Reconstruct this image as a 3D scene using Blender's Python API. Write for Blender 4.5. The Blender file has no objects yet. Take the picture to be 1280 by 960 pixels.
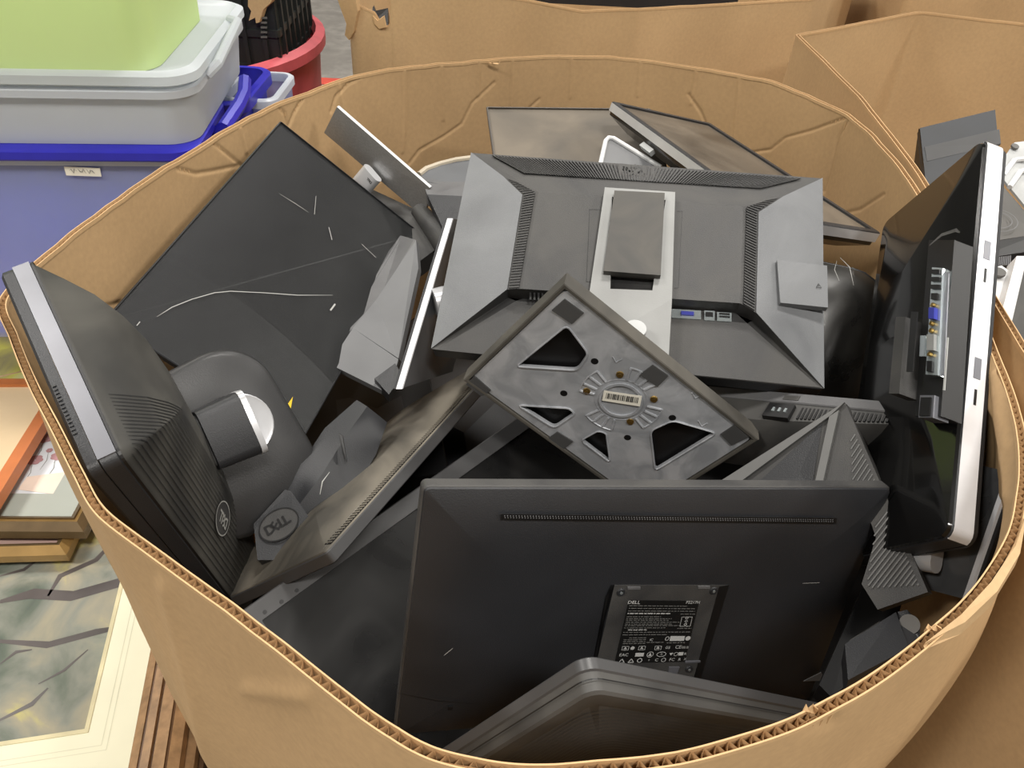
import bpy, bmesh, math, random
from mathutils import Vector, Matrix, noise
random.seed(7)
sc = bpy.context.scene
col = sc.collection

# ------------------------------------------------------------------ camera
CAM = Vector((0, 0, 1.40))
PITCH, ROLL, FPX = math.radians(39.5), math.radians(3.0), 960.0
FWD = Vector((0, math.cos(PITCH), -math.sin(PITCH)))
_r, _u = Vector((1, 0, 0)), Vector((1, 0, 0)).cross(FWD)
CR = math.cos(ROLL) * _r + math.sin(ROLL) * _u
CU = -math.sin(ROLL) * _r + math.cos(ROLL) * _u
cam_data = bpy.data.cameras.new('camera')
cam_data.sensor_width = 36.0
cam_data.lens = 27.0
cam_data.clip_start = 0.02
cam = bpy.data.objects.new('camera', cam_data)
col.objects.link(cam)
m = Matrix.Identity(4)
for i in range(3):
    m[i][0], m[i][1], m[i][2], m[i][3] = CR[i], CU[i], -FWD[i], CAM[i]
cam.matrix_world = m
sc.camera = cam

# ------------------------------------------------------------------ light
w = bpy.data.worlds.new('warehouse_air')
w.use_nodes = True
w.node_tree.nodes['Background'].inputs[0].default_value = (0.93, 0.96, 1.0, 1)
w.node_tree.nodes['Background'].inputs[1].default_value = 0.40
sc.world = w
def area(name, loc, target, sx, sy, power, colr=(1.0, 0.96, 0.9)):
    d = bpy.data.lights.new(name, 'AREA')
    d.shape = 'RECTANGLE'
    d.size, d.size_y, d.energy, d.color = sx, sy, power, colr
    o = bpy.data.objects.new(name, d)
    col.objects.link(o)
    o.location = loc
    o.rotation_euler = (Vector(target) - Vector(loc)).to_track_quat('-Z', 'Y').to_euler()
    return o
for ly, lw in ((-2.1, 195), (1.9, 140), (6.0, 130)):      # rows of high-bay lamps under the warehouse roof
    for lx in (-3.6, 0.9, 5.4):
        area('ceiling_lamp', (lx, ly, 5.6), (lx, ly, 0), 1.3, 0.6, lw)
sc.view_settings.view_transform = 'Standard'
sc.view_settings.look = 'None'
sc.view_settings.gamma = 1.0
sc.view_settings.use_curve_mapping = False
sc.view_settings.exposure = 0.15

# ------------------------------------------------------------------ points
def ray(px, py):
    return FWD + CR * ((px - 640) / FPX) - CU * ((py - 480) / FPX)
def PX(px, py, d):                      # point at distance d along the optical axis
    return CAM + ray(px, py) * d
def PZ(px, py, z):                      # point at height z
    r = ray(px, py)
    return CAM + r * ((z - CAM.z) / r.z)
def PY(px, py, y):
    r = ray(px, py)
    return CAM + r * (y / r.y)
def proj(p):
    q = p - CAM
    z = q.dot(FWD)
    return 640 + FPX * q.dot(CR) / z, 480 - FPX * q.dot(CU) / z

# measured rest poses: width, height, x axis, y axis, centre
POSE = {
    'M1': (0.4400, 0.2401, (0.03125, -0.29008, 0.95649), (0.59987, -0.76001, -0.25009), (-0.37561, 0.56283, 0.78953)),
    'M2': (0.2550, 0.4200, (0.77979, -0.07462, -0.62158), (0.23478, 0.95526, 0.17986), (-0.30376, 0.87367, 0.85659)),
    'M3': (0.4500, 0.2882, (0.99136, -0.12673, 0.03392), (0.09552, 0.87447, 0.47557), (0.13903, 0.82434, 0.92504)),
    'M4': (0.1800, 0.2875, (0.57617, -0.08805, 0.81257), (-0.80312, 0.12358, 0.58286), (0.11157, 0.65919, 0.82947)),
    'M5': (0.4559, 0.2764, (0.96453, 0.21199, -0.15728), (0.09476, 0.27807, 0.95588), (0.13872, 0.43531, 0.77002)),
    'M6': (0.3000, 0.2130, (0.75314, -0.07145, 0.65397), (-0.20222, 0.92081, 0.33349), (0.34807, 0.61616, 0.88976)),
    'M7': (0.1750, 0.4429, (0.15038, -0.50125, 0.85213), (0.24782, 0.85353, 0.45834), (0.42054, 0.66439, 0.92819)),
    'M8': (0.3000, 0.0900, (0.70062, -0.57321, 0.42492), (-0.46326, 0.08750, 0.88189), (0.34564, 0.64255, 0.82101)),
    'M9': (0.4500, 0.3000, (0.36254, 0.92325, -0.12716), (-0.68932, 0.17381, -0.70329), (-0.19626, 0.70824, 0.64678)),
    'M10': (0.5000, 0.2800, (0.65701, 0.75386, 0.00598), (-0.64258, 0.55584, 0.52739), (-0.01864, 0.55532, 0.63280)),
    'M11': (0.3000, 0.2100, (0.79979, 0.21703, -0.55968), (0.57081, 0.01363, 0.82097), (0.11976, 0.30614, 0.76271)),
    'M12': (0.2850, 0.2700, (0.98233, 0.18536, -0.02597), (-0.16217, 0.91216, 0.37638), (0.09453, 1.17657, 0.88616)),
    'M13': (0.2070, 0.4112, (0.87867, 0.39208, -0.27243), (-0.40808, 0.91294, -0.00225), (0.30812, 1.08539, 0.94526)),
    'M16': (0.2200, 0.2000, (0.95643, -0.29137, -0.01863), (0.21198, 0.64912, 0.73056), (0.35367, 0.82711, 0.83154)),
}
class Pose:
    def __init__(self, k):
        self.W, self.H, x, y, t = POSE[k]
        self.x, self.y = Vector(x).normalized(), Vector(y).normalized()
        self.n = self.x.cross(self.y)
        self.t = Vector(t)
    def matrix(self):
        m = Matrix.Identity(4)
        for i in range(3):
            m[i][0], m[i][1], m[i][2], m[i][3] = self.x[i], self.y[i], self.n[i], self.t[i]
        return m
    def L(self, px, py, z=0.0):         # local x, y on the plane at local height z
        r = ray(px, py)
        p0 = self.t + self.n * z
        q = CAM + r * ((p0 - CAM).dot(self.n) / r.dot(self.n)) - self.t
        return q.dot(self.x), q.dot(self.y)
    def V(self, px, py, z=0.0):
        a, b = self.L(px, py, z)
        return (a, b, z)
    def hit(self, px, py, hf, z0=0.12):      # where the line of sight meets a surface z = hf(x, y)
        o, d = self.loc(CAM), None
        r = ray(px, py); d = Vector((r.dot(self.x), r.dot(self.y), r.dot(self.n)))
        for i in range(3000):
            q = o + d * (0.3 + i * 0.0006)
            if q.z < hf(q.x, q.y): return q
        return o + d
    def loc(self, p):                   # world point to local
        q = Vector(p) - self.t
        return Vector((q.dot(self.x), q.dot(self.y), q.dot(self.n)))

# ------------------------------------------------------------------ materials
def s2l(c):
    return tuple((v / 12.92 if v <= 0.04045 else ((v + 0.055) / 1.055) ** 2.4) for v in [x / 255.0 for x in c])
def mat(name, base, rough=0.5, metal=0.0, dust=None, dust_amt=0.0, dust_scale=9.0, var=0.12, bump=0.0, bump_scale=600.0,
        spec=0.5, coat=0.0, stretch=None, alpha=1.0, trans=0.0):
    mt = bpy.data.materials.new(name)
    mt.use_nodes = True
    nt = mt.node_tree
    b = nt.nodes['Principled BSDF']
    base = s2l(base)
    b.inputs['Roughness'].default_value = rough
    b.inputs['Metallic'].default_value = metal
    b.inputs['Specular IOR Level'].default_value = spec
    b.inputs['Coat Weight'].default_value = coat
    b.inputs['Alpha'].default_value = alpha
    tc = nt.nodes.new('ShaderNodeTexCoord')
    src = tc.outputs['Object']
    if stretch:
        mp = nt.nodes.new('ShaderNodeMapping')
        mp.inputs['Scale'].default_value = stretch
        nt.links.new(src, mp.inputs[0])
        src = mp.outputs[0]
    nz = nt.nodes.new('ShaderNodeTexNoise')
    nz.inputs['Scale'].default_value = 14.0
    nz.inputs['Detail'].default_value = 6.0
    nt.links.new(src, nz.inputs['Vector'])
    rp = nt.nodes.new('ShaderNodeValToRGB')
    rp.color_ramp.elements[0].position = 0.3
    rp.color_ramp.elements[1].position = 0.72
    rp.color_ramp.elements[0].color = (*[c * (1 - var) for c in base], 1)
    rp.color_ramp.elements[1].color = (*[min(1, c * (1 + var)) for c in base], 1)
    nt.links.new(nz.outputs['Fac'], rp.inputs[0])
    out = rp.outputs[0]
    if dust:
        n2 = nt.nodes.new('ShaderNodeTexNoise')
        n2.inputs['Scale'].default_value = dust_scale
        n2.inputs['Detail'].default_value = 5.0
        n2.inputs['Distortion'].default_value = 1.2
        nt.links.new(src, n2.inputs['Vector'])
        r2 = nt.nodes.new('ShaderNodeValToRGB')
        r2.color_ramp.elements[0].position = 0.36
        r2.color_ramp.elements[1].position = 0.60
        r2.color_ramp.elements[0].color = (0.15 * dust_amt,) * 3 + (1,)
        r2.color_ramp.elements[1].color = (dust_amt,) * 3 + (1,)
        nt.links.new(n2.outputs['Fac'], r2.inputs[0])
        mx = nt.nodes.new('ShaderNodeMix')
        mx.data_type = 'RGBA'
        nt.links.new(r2.outputs[0], mx.inputs[0])
        nt.links.new(out, mx.inputs[6])
        mx.inputs[7].default_value = (*s2l(dust), 1)
        out = mx.outputs[2]
        rr = nt.nodes.new('ShaderNodeMapRange')
        rr.inputs[3].default_value = rough
        rr.inputs[4].default_value = min(1.0, rough + 0.35)
        nt.links.new(r2.outputs[0], rr.inputs[0])
        nt.links.new(rr.outputs[0], b.inputs['Roughness'])
    nt.links.new(out, b.inputs['Base Color'])
    if bump:
        n3 = nt.nodes.new('ShaderNodeTexNoise')
        n3.inputs['Scale'].default_value = bump_scale
        nt.links.new(src, n3.inputs['Vector'])
        bp = nt.nodes.new('ShaderNodeBump')
        bp.inputs['Strength'].default_value = bump
        bp.inputs['Distance'].default_value = 0.001
        nt.links.new(n3.outputs['Fac'], bp.inputs['Height'])
        nt.links.new(bp.outputs[0], b.inputs['Normal'])
    return mt
def translucent(name, colr, clear=0.25, rough=0.35):
    mt = bpy.data.materials.new(name)
    mt.use_nodes = True
    nt = mt.node_tree
    out = nt.nodes['Material Output']
    nt.nodes.remove(nt.nodes['Principled BSDF'])
    c = (*s2l(colr), 1)
    df = nt.nodes.new('ShaderNodeBsdfDiffuse'); df.inputs[0].default_value = c
    tl = nt.nodes.new('ShaderNodeBsdfTranslucent'); tl.inputs[0].default_value = c
    tp = nt.nodes.new('ShaderNodeBsdfTransparent'); tp.inputs[0].default_value = (*[0.5 + 0.5 * v for v in c[:3]], 1)
    gl = nt.nodes.new('ShaderNodeBsdfGlossy'); gl.inputs['Roughness'].default_value = rough
    tc = nt.nodes.new('ShaderNodeTexCoord')
    nz = nt.nodes.new('ShaderNodeTexNoise'); nz.inputs['Scale'].default_value = 5.0
    nt.links.new(tc.outputs['Object'], nz.inputs['Vector'])
    mr = nt.nodes.new('ShaderNodeMapRange')
    mr.inputs[3].default_value = max(0, clear - 0.06); mr.inputs[4].default_value = clear + 0.06
    nt.links.new(nz.outputs['Fac'], mr.inputs[0])
    a = nt.nodes.new('ShaderNodeMixShader'); a.inputs[0].default_value = 0.45
    nt.links.new(df.outputs[0], a.inputs[1]); nt.links.new(tl.outputs[0], a.inputs[2])
    b = nt.nodes.new('ShaderNodeMixShader')
    nt.links.new(mr.outputs[0], b.inputs[0]); nt.links.new(a.outputs[0], b.inputs[1]); nt.links.new(tp.outputs[0], b.inputs[2])
    g = nt.nodes.new('ShaderNodeMixShader'); g.inputs[0].default_value = 0.06
    nt.links.new(b.outputs[0], g.inputs[1]); nt.links.new(gl.outputs[0], g.inputs[2])
    nt.links.new(g.outputs[0], out.inputs[0])
    return mt

M = {
 'black': mat('black_plastic', (37, 38, 41), 0.42, bump=0.25, bump_scale=900),
 'black_soft': mat('matte_black_plastic', (46, 46, 47), 0.5, dust=(92, 90, 86), dust_amt=0.35, bump=0.25, bump_scale=900),
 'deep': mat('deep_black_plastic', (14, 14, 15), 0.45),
 'gloss': mat('glossy_black_plastic', (13, 13, 13), 0.16, coat=0.3),
 'screen': mat('dark_screen', (13, 13, 14), 0.25, dust=(50, 49, 47), dust_amt=0.2),
 'screen_matte': mat('matte_scuffed_panel', (50, 51, 52), 0.5, dust=(92, 93, 93), dust_amt=0.28, dust_scale=5),
 'grey': mat('dark_grey_plastic', (82, 82, 84), 0.42, dust=(112, 112, 112), dust_amt=0.4, bump=0.3, bump_scale=900),
 'wing': mat('sheen_grey_plastic', (96, 98, 101), 0.42, dust=(128, 130, 132), dust_amt=0.5, dust_scale=7, bump=0.3, bump_scale=900),  # paler grey paints in the light's sheen on black plastic, with some dust
 'dusty': mat('dust_coated_plastic', (52, 50, 46), 0.6, dust=(116, 110, 99), dust_amt=0.95, dust_scale=6),
 'dusty_thick': mat('thickly_dusted_panel', (76, 71, 64), 0.65, dust=(116, 108, 97), dust_amt=0.95, dust_scale=5),
 'silver': mat('silver_plastic', (200, 201, 204), 0.3, metal=0.35),
 'silver_dull': mat('dull_silver_plastic', (104, 105, 111), 0.35, metal=0.3),
 'brushed': mat('brushed_metal', (150, 150, 150), 0.33, metal=0.9, stretch=(2, 60, 60)),
 'cast': mat('cast_aluminium', (196, 199, 204), 0.36, metal=0.4, dust=(132, 135, 140), dust_amt=0.7, dust_scale=22, bump=0.2, bump_scale=120),
 'chrome': mat('bright_port_metal', (205, 215, 218), 0.25, metal=0.8),
 'brass': mat('brass_screw_metal', (170, 140, 80), 0.3, metal=0.9),
 'beige': mat('warm_light_grey_plastic', (134, 135, 134), 0.5, bump=0.1),
 'beige_dirty': mat('dirty_beige_plastic', (170, 160, 142), 0.55),
 'white': mat('white_plastic', (212, 213, 214), 0.4),
 'offwhite': mat('light_grey_plastic', (166, 168, 168), 0.45),
 'midgrey': mat('mid_grey_plastic', (98, 99, 101), 0.45, dust=(116, 117, 118), dust_amt=0.3),
 'pad': mat('rubber_pad', (60, 60, 60), 0.8),
 'rubber': mat('grey_rubber', (96, 95, 93), 0.8),
 'label_ink': mat('label_print', (175, 176, 175), 0.7),
 'label_dim': mat('dim_label_print', (110, 110, 108), 0.7),
 'label_black': mat('black_label', (16, 16, 16), 0.5),
 'label_white': mat('paper_label', (222, 218, 205), 0.8),
 'ink': mat('black_ink', (25, 25, 25), 0.8),
 'vga_blue': mat('blue_connector', (48, 55, 150), 0.5),
 'yellow': mat('yellow_sticker', (214, 180, 40), 0.7),
 'scratch': mat('bare_scratch', (165, 165, 162), 0.7),
 'logo_grey': mat('grey_logo_print', (150, 150, 146), 0.55),
 'logo_dark': mat('dark_logo', (26, 26, 27), 0.4),
 'green_bin': translucent('translucent_lime_plastic', (232, 248, 190), 0.08),
 'clear_bin': translucent('milky_clear_plastic', (226, 231, 236), 0.16),
 'clear_bin2': translucent('thin_clear_plastic', (200, 210, 240), 0.58),
 'blue': mat('cobalt_blue_plastic', (40, 38, 165), 0.35),
 'blue_cloth': mat('blue_contents', (104, 114, 236), 0.8),
 'crate': mat('black_crate_plastic', (34, 37, 36), 0.45),
 'red': mat('faded_red_plastic', (196, 88, 96), 0.5, var=0.2),
 'orange_label': mat('orange_label', (205, 92, 50), 0.6),
 'dust_shell': mat('dusty_black_shell', (40, 40, 40), 0.4, dust=(86, 84, 78), dust_amt=0.8, dust_scale=5),
 'foot_black': mat('black_foot_plastic', (42, 42, 43), 0.42, bump=0.15),
 'neck_black': mat('worn_black_neck', (62, 62, 62), 0.45),
 'silver_bright': mat('bright_silver_plastic', (225, 226, 230), 0.32, metal=0.2),
 'grey_edge': mat('dark_edge_plastic', (64, 64, 65), 0.4),
 'grey_dark': mat('charcoal_plastic', (52, 52, 52), 0.45, dust=(86, 84, 80), dust_amt=0.4),
 'ridge_grey': mat('worn_ridge_plastic', (98, 98, 97), 0.5),
 'wood_dark_rim': mat('dusty_dark_rim', (64, 58, 52), 0.5),
 'screen_brown': mat('dusty_screen', (56, 50, 44), 0.3, dust=(112, 100, 84), dust_amt=0.7, dust_scale=4),
 'gloss_dusty': mat('smudged_gloss_black', (22, 22, 22), 0.22, dust=(74, 72, 68), dust_amt=0.45),
 'gloss_plate': mat('glossy_foot_plate', (52, 53, 55), 0.25, coat=0.5, dust=(120, 122, 124), dust_amt=0.3, dust_scale=7),
 'tray': mat('scuffed_tray_plastic', (62, 60, 56), 0.5, dust=(92, 88, 80), dust_amt=0.6),
 'slide_dark': mat('scuffed_slide_plastic', (58, 57, 55), 0.55, dust=(96, 93, 88), dust_amt=0.6, dust_scale=12),
 'slate': mat('slate_black_plastic', (38, 40, 43), 0.5, dust=(62, 64, 68), dust_amt=0.5, dust_scale=14),
 'monitor_grey': mat('warm_dark_grey_plastic', (72, 70, 67), 0.5),
 'bead': mat('pale_gilt_bead', (206, 196, 158), 0.5, var=.2),
 'steel_wall': mat('painted_wall', (170, 170, 166), 0.8),
 'roof': mat('roof_deck', (120, 120, 118), 0.8),
 'midgrey_dark': mat('slate_grey_plastic', (88, 90, 93), 0.45),
 'concrete': mat('worn_concrete', (126, 122, 116), 0.6, var=0.25, dust=(104, 100, 95), dust_amt=0.7, dust_scale=3),
 'redtape': mat('red_floor_paint', (190, 70, 55), 0.6),
 'wood': mat('brown_wood', (152, 120, 86), 0.45, var=0.25, stretch=(5, 5, 5)),
 'wood_dark': mat('dark_walnut_wood', (92, 66, 44), 0.45, var=0.4),
 'wood_orange': mat('orange_wood', (188, 112, 62), 0.4, var=0.15),
 'gilt': mat('antique_gilt', (150, 120, 72), 0.38, metal=0.35, var=0.3),
 'gilt_dark': mat('tarnished_gilt', (96, 78, 52), 0.45, metal=0.3, var=0.4),
 'mat_cream': mat('cream_mat_board', (224, 221, 196), 0.85, var=0.03),
 'mat_line': mat('ruled_line', (206, 203, 178), 0.85),
 'mat_grey': mat('sage_grey_mat_board', (160, 164, 155), 0.85, var=0.04),
 'mat_pink': mat('dusty_pink_mat_board', (180, 150, 140), 0.85, var=0.05),
 'tan_paper': mat('tan_backing_paper', (214, 190, 152), 0.85, var=0.04),
 'flower_paper': mat('pale_print_paper', (214, 218, 222), 0.7, var=0.05),
 'petal': mat('dusty_rose_print', (170, 130, 132), 0.7),
 'peach_print': mat('peach_print', (226, 206, 190), 0.7),
 'stem_print': mat('stem_print', (120, 120, 112), 0.7),
}
def cardboard(name, base, var=0.10):
    mt = bpy.data.materials.new(name)
    mt.use_nodes = True
    nt = mt.node_tree
    b = nt.nodes['Principled BSDF']
    b.inputs['Roughness'].default_value = 0.75
    b.inputs['Specular IOR Level'].default_value = 0.25
    base = s2l(base)
    tc = nt.nodes.new('ShaderNodeTexCoord')
    n1 = nt.nodes.new('ShaderNodeTexNoise'); n1.inputs['Scale'].default_value = 5; n1.inputs['Detail'].default_value = 8
    n2 = nt.nodes.new('ShaderNodeTexNoise'); n2.inputs['Scale'].default_value = 160; n2.inputs['Detail'].default_value = 3
    for n in (n1, n2): nt.links.new(tc.outputs['Object'], n.inputs['Vector'])
    ad = nt.nodes.new('ShaderNodeMath'); ad.operation = 'MULTIPLY_ADD'; ad.inputs[1].default_value = 0.45
    nt.links.new(n2.outputs['Fac'], ad.inputs[0]); 
    hf = nt.nodes.new('ShaderNodeMath'); hf.operation = 'MULTIPLY'; hf.inputs[1].default_value = 0.55
    nt.links.new(n1.outputs['Fac'], hf.inputs[0]); nt.links.new(hf.outputs[0], ad.inputs[2])
    rp = nt.nodes.new('ShaderNodeValToRGB')
    rp.color_ramp.elements[0].position = 0.3; rp.color_ramp.elements[1].position = 0.7
    rp.color_ramp.elements[0].color = (*[c * (1 - var) for c in base], 1)
    rp.color_ramp.elements[1].color = (*[c * (1 + var) for c in base], 1)
    nt.links.new(ad.outputs[0], rp.inputs[0]); nt.links.new(rp.outputs[0], b.inputs['Base Color'])
    bp = nt.nodes.new('ShaderNodeBump'); bp.inputs['Strength'].default_value = 0.12; bp.inputs['Distance'].default_value = 0.001
    nt.links.new(n2.outputs['Fac'], bp.inputs['Height']); nt.links.new(bp.outputs[0], b.inputs['Normal'])
    return mt
M['card'] = cardboard('kraft_cardboard', (186, 154, 114))
M['card_b'] = cardboard('kraft_cardboard_pale', (188, 158, 119))
M['card_edge'] = cardboard('torn_kraft_edge', (196, 162, 120))

# ------------------------------------------------------------------ mesh helpers
class MB:
    def __init__(self): self.v, self.f, self.k = [], [], []
    def add(self, vs, fs, k=0):
        n = len(self.v)
        self.v += [tuple(p) for p in vs]
        self.f += [tuple(i + n for i in f) for f in fs]
        self.k += [k] * len(fs)
        return self
    def box(self, c, s, ax=None, k=0):
        c = Vector(c)
        ax = ax or (Vector((1, 0, 0)), Vector((0, 1, 0)), Vector((0, 0, 1)))
        vs = [c + ax[0] * (a * s[0] / 2) + ax[1] * (b * s[1] / 2) + ax[2] * (d * s[2] / 2)
              for d in (-1, 1) for a, b in ((-1, -1), (1, -1), (1, 1), (-1, 1))]
        return self.add(vs, [(3, 2, 1, 0), (4, 5, 6, 7), (0, 1, 5, 4), (1, 2, 6, 5), (2, 3, 7, 6), (3, 0, 4, 7)], k)
    def prism(self, pts, off, k=0):             # closed polygon extruded by off
        off = Vector(off); n = len(pts)
        vs = [Vector(p) for p in pts] + [Vector(p) + off for p in pts]
        fs = [tuple(range(n - 1, -1, -1)), tuple(range(n, 2 * n))]
        fs += [(i, (i + 1) % n, n + (i + 1) % n, n + i) for i in range(n)]
        return self.add(vs, fs, k)
    def loft(self, rings, cap0=True, cap1=True, k=0):
        n = len(rings[0]); vs = [p for r in rings for p in r]; fs = []
        for j in range(len(rings) - 1):
            for i in range(n):
                a, b = j * n + i, j * n + (i + 1) % n
                fs.append((a, b, b + n, a + n))
        if cap0: fs.append(tuple(range(n - 1, -1, -1)))
        if cap1: fs.append(tuple(range((len(rings) - 1) * n, len(rings) * n)))
        return self.add(vs, fs, k)
    def strip(self, pts, wid, nrm, th=0.0003, k=0):   # thin ribbon along a polyline lying on a surface
        nrm = Vector(nrm).normalized(); pts = [Vector(p) for p in pts]; L_, R_ = [], []
        for i, p in enumerate(pts):
            d = (pts[min(i + 1, len(pts) - 1)] - pts[max(i - 1, 0)]).normalized()
            s = nrm.cross(d).normalized() * wid / 2
            if i in (0, len(pts) - 1) and len(pts) > 2: s *= 0.35
            L_.append(p + s + nrm * th); R_.append(p - s + nrm * th)
        n = len(pts); vs = L_ + R_
        self.add(vs, [(i, n + i, n + i + 1, i + 1) for i in range(n - 1)], k)
        return self
    def tube(self, pts, r, n=8, k=0, cap=True):
        pts = [Vector(p) for p in pts]; rings = []
        for i, p in enumerate(pts):
            d = (pts[min(i + 1, len(pts) - 1)] - pts[max(i - 1, 0)]).normalized()
            a = d.orthogonal().normalized(); b = d.cross(a)
            if rings:                                  # keep the frame steady
                a = (aprev - d * aprev.dot(d)).normalized(); b = d.cross(a)
            aprev = a
            rad = r[i] if isinstance(r, (list, tuple)) else r
            rings.append([p + (a * math.cos(t) + b * math.sin(t)) * rad for t in [2 * math.pi * q / n for q in range(n)]])
        return self.loft(rings, cap, cap, k)
    def cyl(self, c, axis, r, h, n=16, k=0, r2=None):
        axis = Vector(axis).normalized(); c = Vector(c)
        return self.tube([c, c + axis * h], [r, r if r2 is None else r2], n, k)
    def build(self, name, mats, parent=None, smooth=False, kind=None, label=None):
        me = bpy.data.meshes.new(name)
        me.from_pydata(self.v, [], self.f)
        if not isinstance(mats, (list, tuple)): mats = [mats]
        for q in mats: me.materials.append(M[q] if isinstance(q, str) else q)
        for p, k in zip(me.polygons, self.k): p.material_index = k
        bm = bmesh.new(); bm.from_mesh(me)
        bmesh.ops.recalc_face_normals(bm, faces=bm.faces)
        bm.to_mesh(me); bm.free()
        if smooth:
            me.polygons.foreach_set('use_smooth', [True] * len(me.polygons))
            me.set_sharp_from_angle(angle=math.radians(32))
        o = bpy.data.objects.new(name, me)
        col.objects.link(o)
        if parent: o.parent = parent
        if kind: o['kind'] = kind
        if label: o['label'] = label
        return o
def tag(o, label, cat, group=None):
    o['label'], o['category'] = label, cat
    if group: o['group'] = group
    return o
def thing(name, label, cat, matrix=None, group=None):
    o = bpy.data.objects.new(name, None)
    o.empty_display_size = 0.05
    col.objects.link(o)
    if matrix is not None: o.matrix_world = matrix
    return tag(o, label, cat, group)
def at(p):
    return Matrix.Translation(Vector(p))
class Rel:                                 # world points written relative to a thing's base
    def __init__(self, o): self.i = o.matrix_world.inverted()
    def __call__(self, p): return self.i @ Vector(p)
    def d(self, v): return self.i.to_3x3() @ Vector(v)
def rr(w, h, r, n=5, cx=0, cy=0, z=0):     # rounded rectangle outline
    pts = []
    r = max(0.0002, min(r, w / 2 - 1e-4, h / 2 - 1e-4))
    for (sx, sy, a0) in ((1, 1, 0), (-1, 1, 90), (-1, -1, 180), (1, -1, 270)):
        for i in range(n + 1):
            a = math.radians(a0 + 90 * i / n)
            pts.append((cx + sx * (w / 2 - r) + r * math.cos(a), cy + sy * (h / 2 - r) + r * math.sin(a), z))
    return pts
_tc = {}
def text_geo(s, size, spacing=1.0):
    k = (s, spacing)
    if k not in _tc:
        cu = bpy.data.curves.new('lettering', 'FONT')
        cu.body = s; cu.align_x = 'CENTER'; cu.align_y = 'CENTER'; cu.resolution_u = 2; cu.space_character = spacing
        o = bpy.data.objects.new('lettering', cu); col.objects.link(o)
        dg = bpy.context.evaluated_depsgraph_get()
        me = bpy.data.meshes.new_from_object(o.evaluated_get(dg))
        _tc[k] = ([tuple(v.co) for v in me.vertices], [tuple(p.vertices) for p in me.polygons])
        bpy.data.objects.remove(o); bpy.data.curves.remove(cu); bpy.data.meshes.remove(me)
    v, f = _tc[k]
    return [(a * size, b * size, 0) for a, b, c in v], f
def put_text(mb, s, size, o, ex, ey, k=0, sx=1.0, spacing=1.0, rot=0.0, bold=0):
    ex, ey, o = Vector(ex).normalized(), Vector(ey).normalized(), Vector(o)
    ca, sa = math.cos(rot), math.sin(rot)
    v, f = text_geo(s, size, spacing)
    offs = [(0, 0)] if not bold else [(-bold, 0), (bold, 0), (0, bold), (0, -bold)]
    for q, (dx, dy) in enumerate(offs):
        mb.add([o + ex * (((a * sx) * ca - b * sa) + dx) + ey * (((a * sx) * sa + b * ca) + dy) + ex.cross(ey) * 0.00002 * q for a, b, c in v], f, k)
def maker_mark(mb, o, ex, ey, size, k=0, squash=1.0):   # four letters, the second one tilted
    ex, ey, o = Vector(ex).normalized(), Vector(ey).normalized(), Vector(o)
    for ch, dx, rot in (('D', -1.05, 0), ('E', -0.33, math.radians(38)), ('L', 0.36, 0), ('L', 0.92, 0)):
        put_text(mb, ch, size, o + ex * dx * size * 0.62 * squash, ex, ey, k, sx=squash, rot=rot, bold=size * 0.03)
def ring(mb, o, ex, ey, rx, ry, wid, n=40, k=0):
    ex, ey, o = Vector(ex).normalized(), Vector(ey).normalized(), Vector(o)
    vs = []
    for q in (0, 1):
        for i in range(n):
            t = 2 * math.pi * i / n
            vs.append(o + ex * (rx - q * wid) * math.cos(t) + ey * (ry - q * wid) * math.sin(t))
    mb.add(vs, [(i, (i + 1) % n, n + (i + 1) % n, n + i) for i in range(n)], k)
def disc(mb, o, ex, ey, rx, ry=None, n=20, k=0):
    ry = ry or rx
    ex, ey, o = Vector(ex).normalized(), Vector(ey).normalized(), Vector(o)
    mb.add([o + ex * rx * math.cos(2 * math.pi * i / n) + ey * ry * math.sin(2 * math.pi * i / n) for i in range(n)], [tuple(range(n))], k)

# ================================================================== the setting
import numpy as np
fl = MB(); fl.box((0, 3, -0.05), (16, 16, 0.1))
fl.build('floor', 'concrete', kind='structure')
for nm, c_, s_ in (('wall_back', (0, 11, 3.1), (16, .1, 6.2)), ('wall_front', (0, -5, 3.1), (16, .1, 6.2)), ('wall_left', (-8, 3, 3.1), (.1, 16, 6.2)), ('wall_right', (8, 3, 3.1), (.1, 16, 6.2))):
    b = MB(); b.box(c_, s_); b.build(nm, 'steel_wall', kind='structure')
b = MB(); b.box((0, 3, 6.25), (16, 16, .1)); b.build('ceiling', 'roof', kind='structure')
tp = MB(); a = PZ(396, 101, 0.001)
tp.box((a.x - 0.1, a.y, 0.0015), (1.2, 0.1, 0.003))
_fs = tp.build('red_stripe', 'redtape', bpy.data.objects['floor'])

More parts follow.
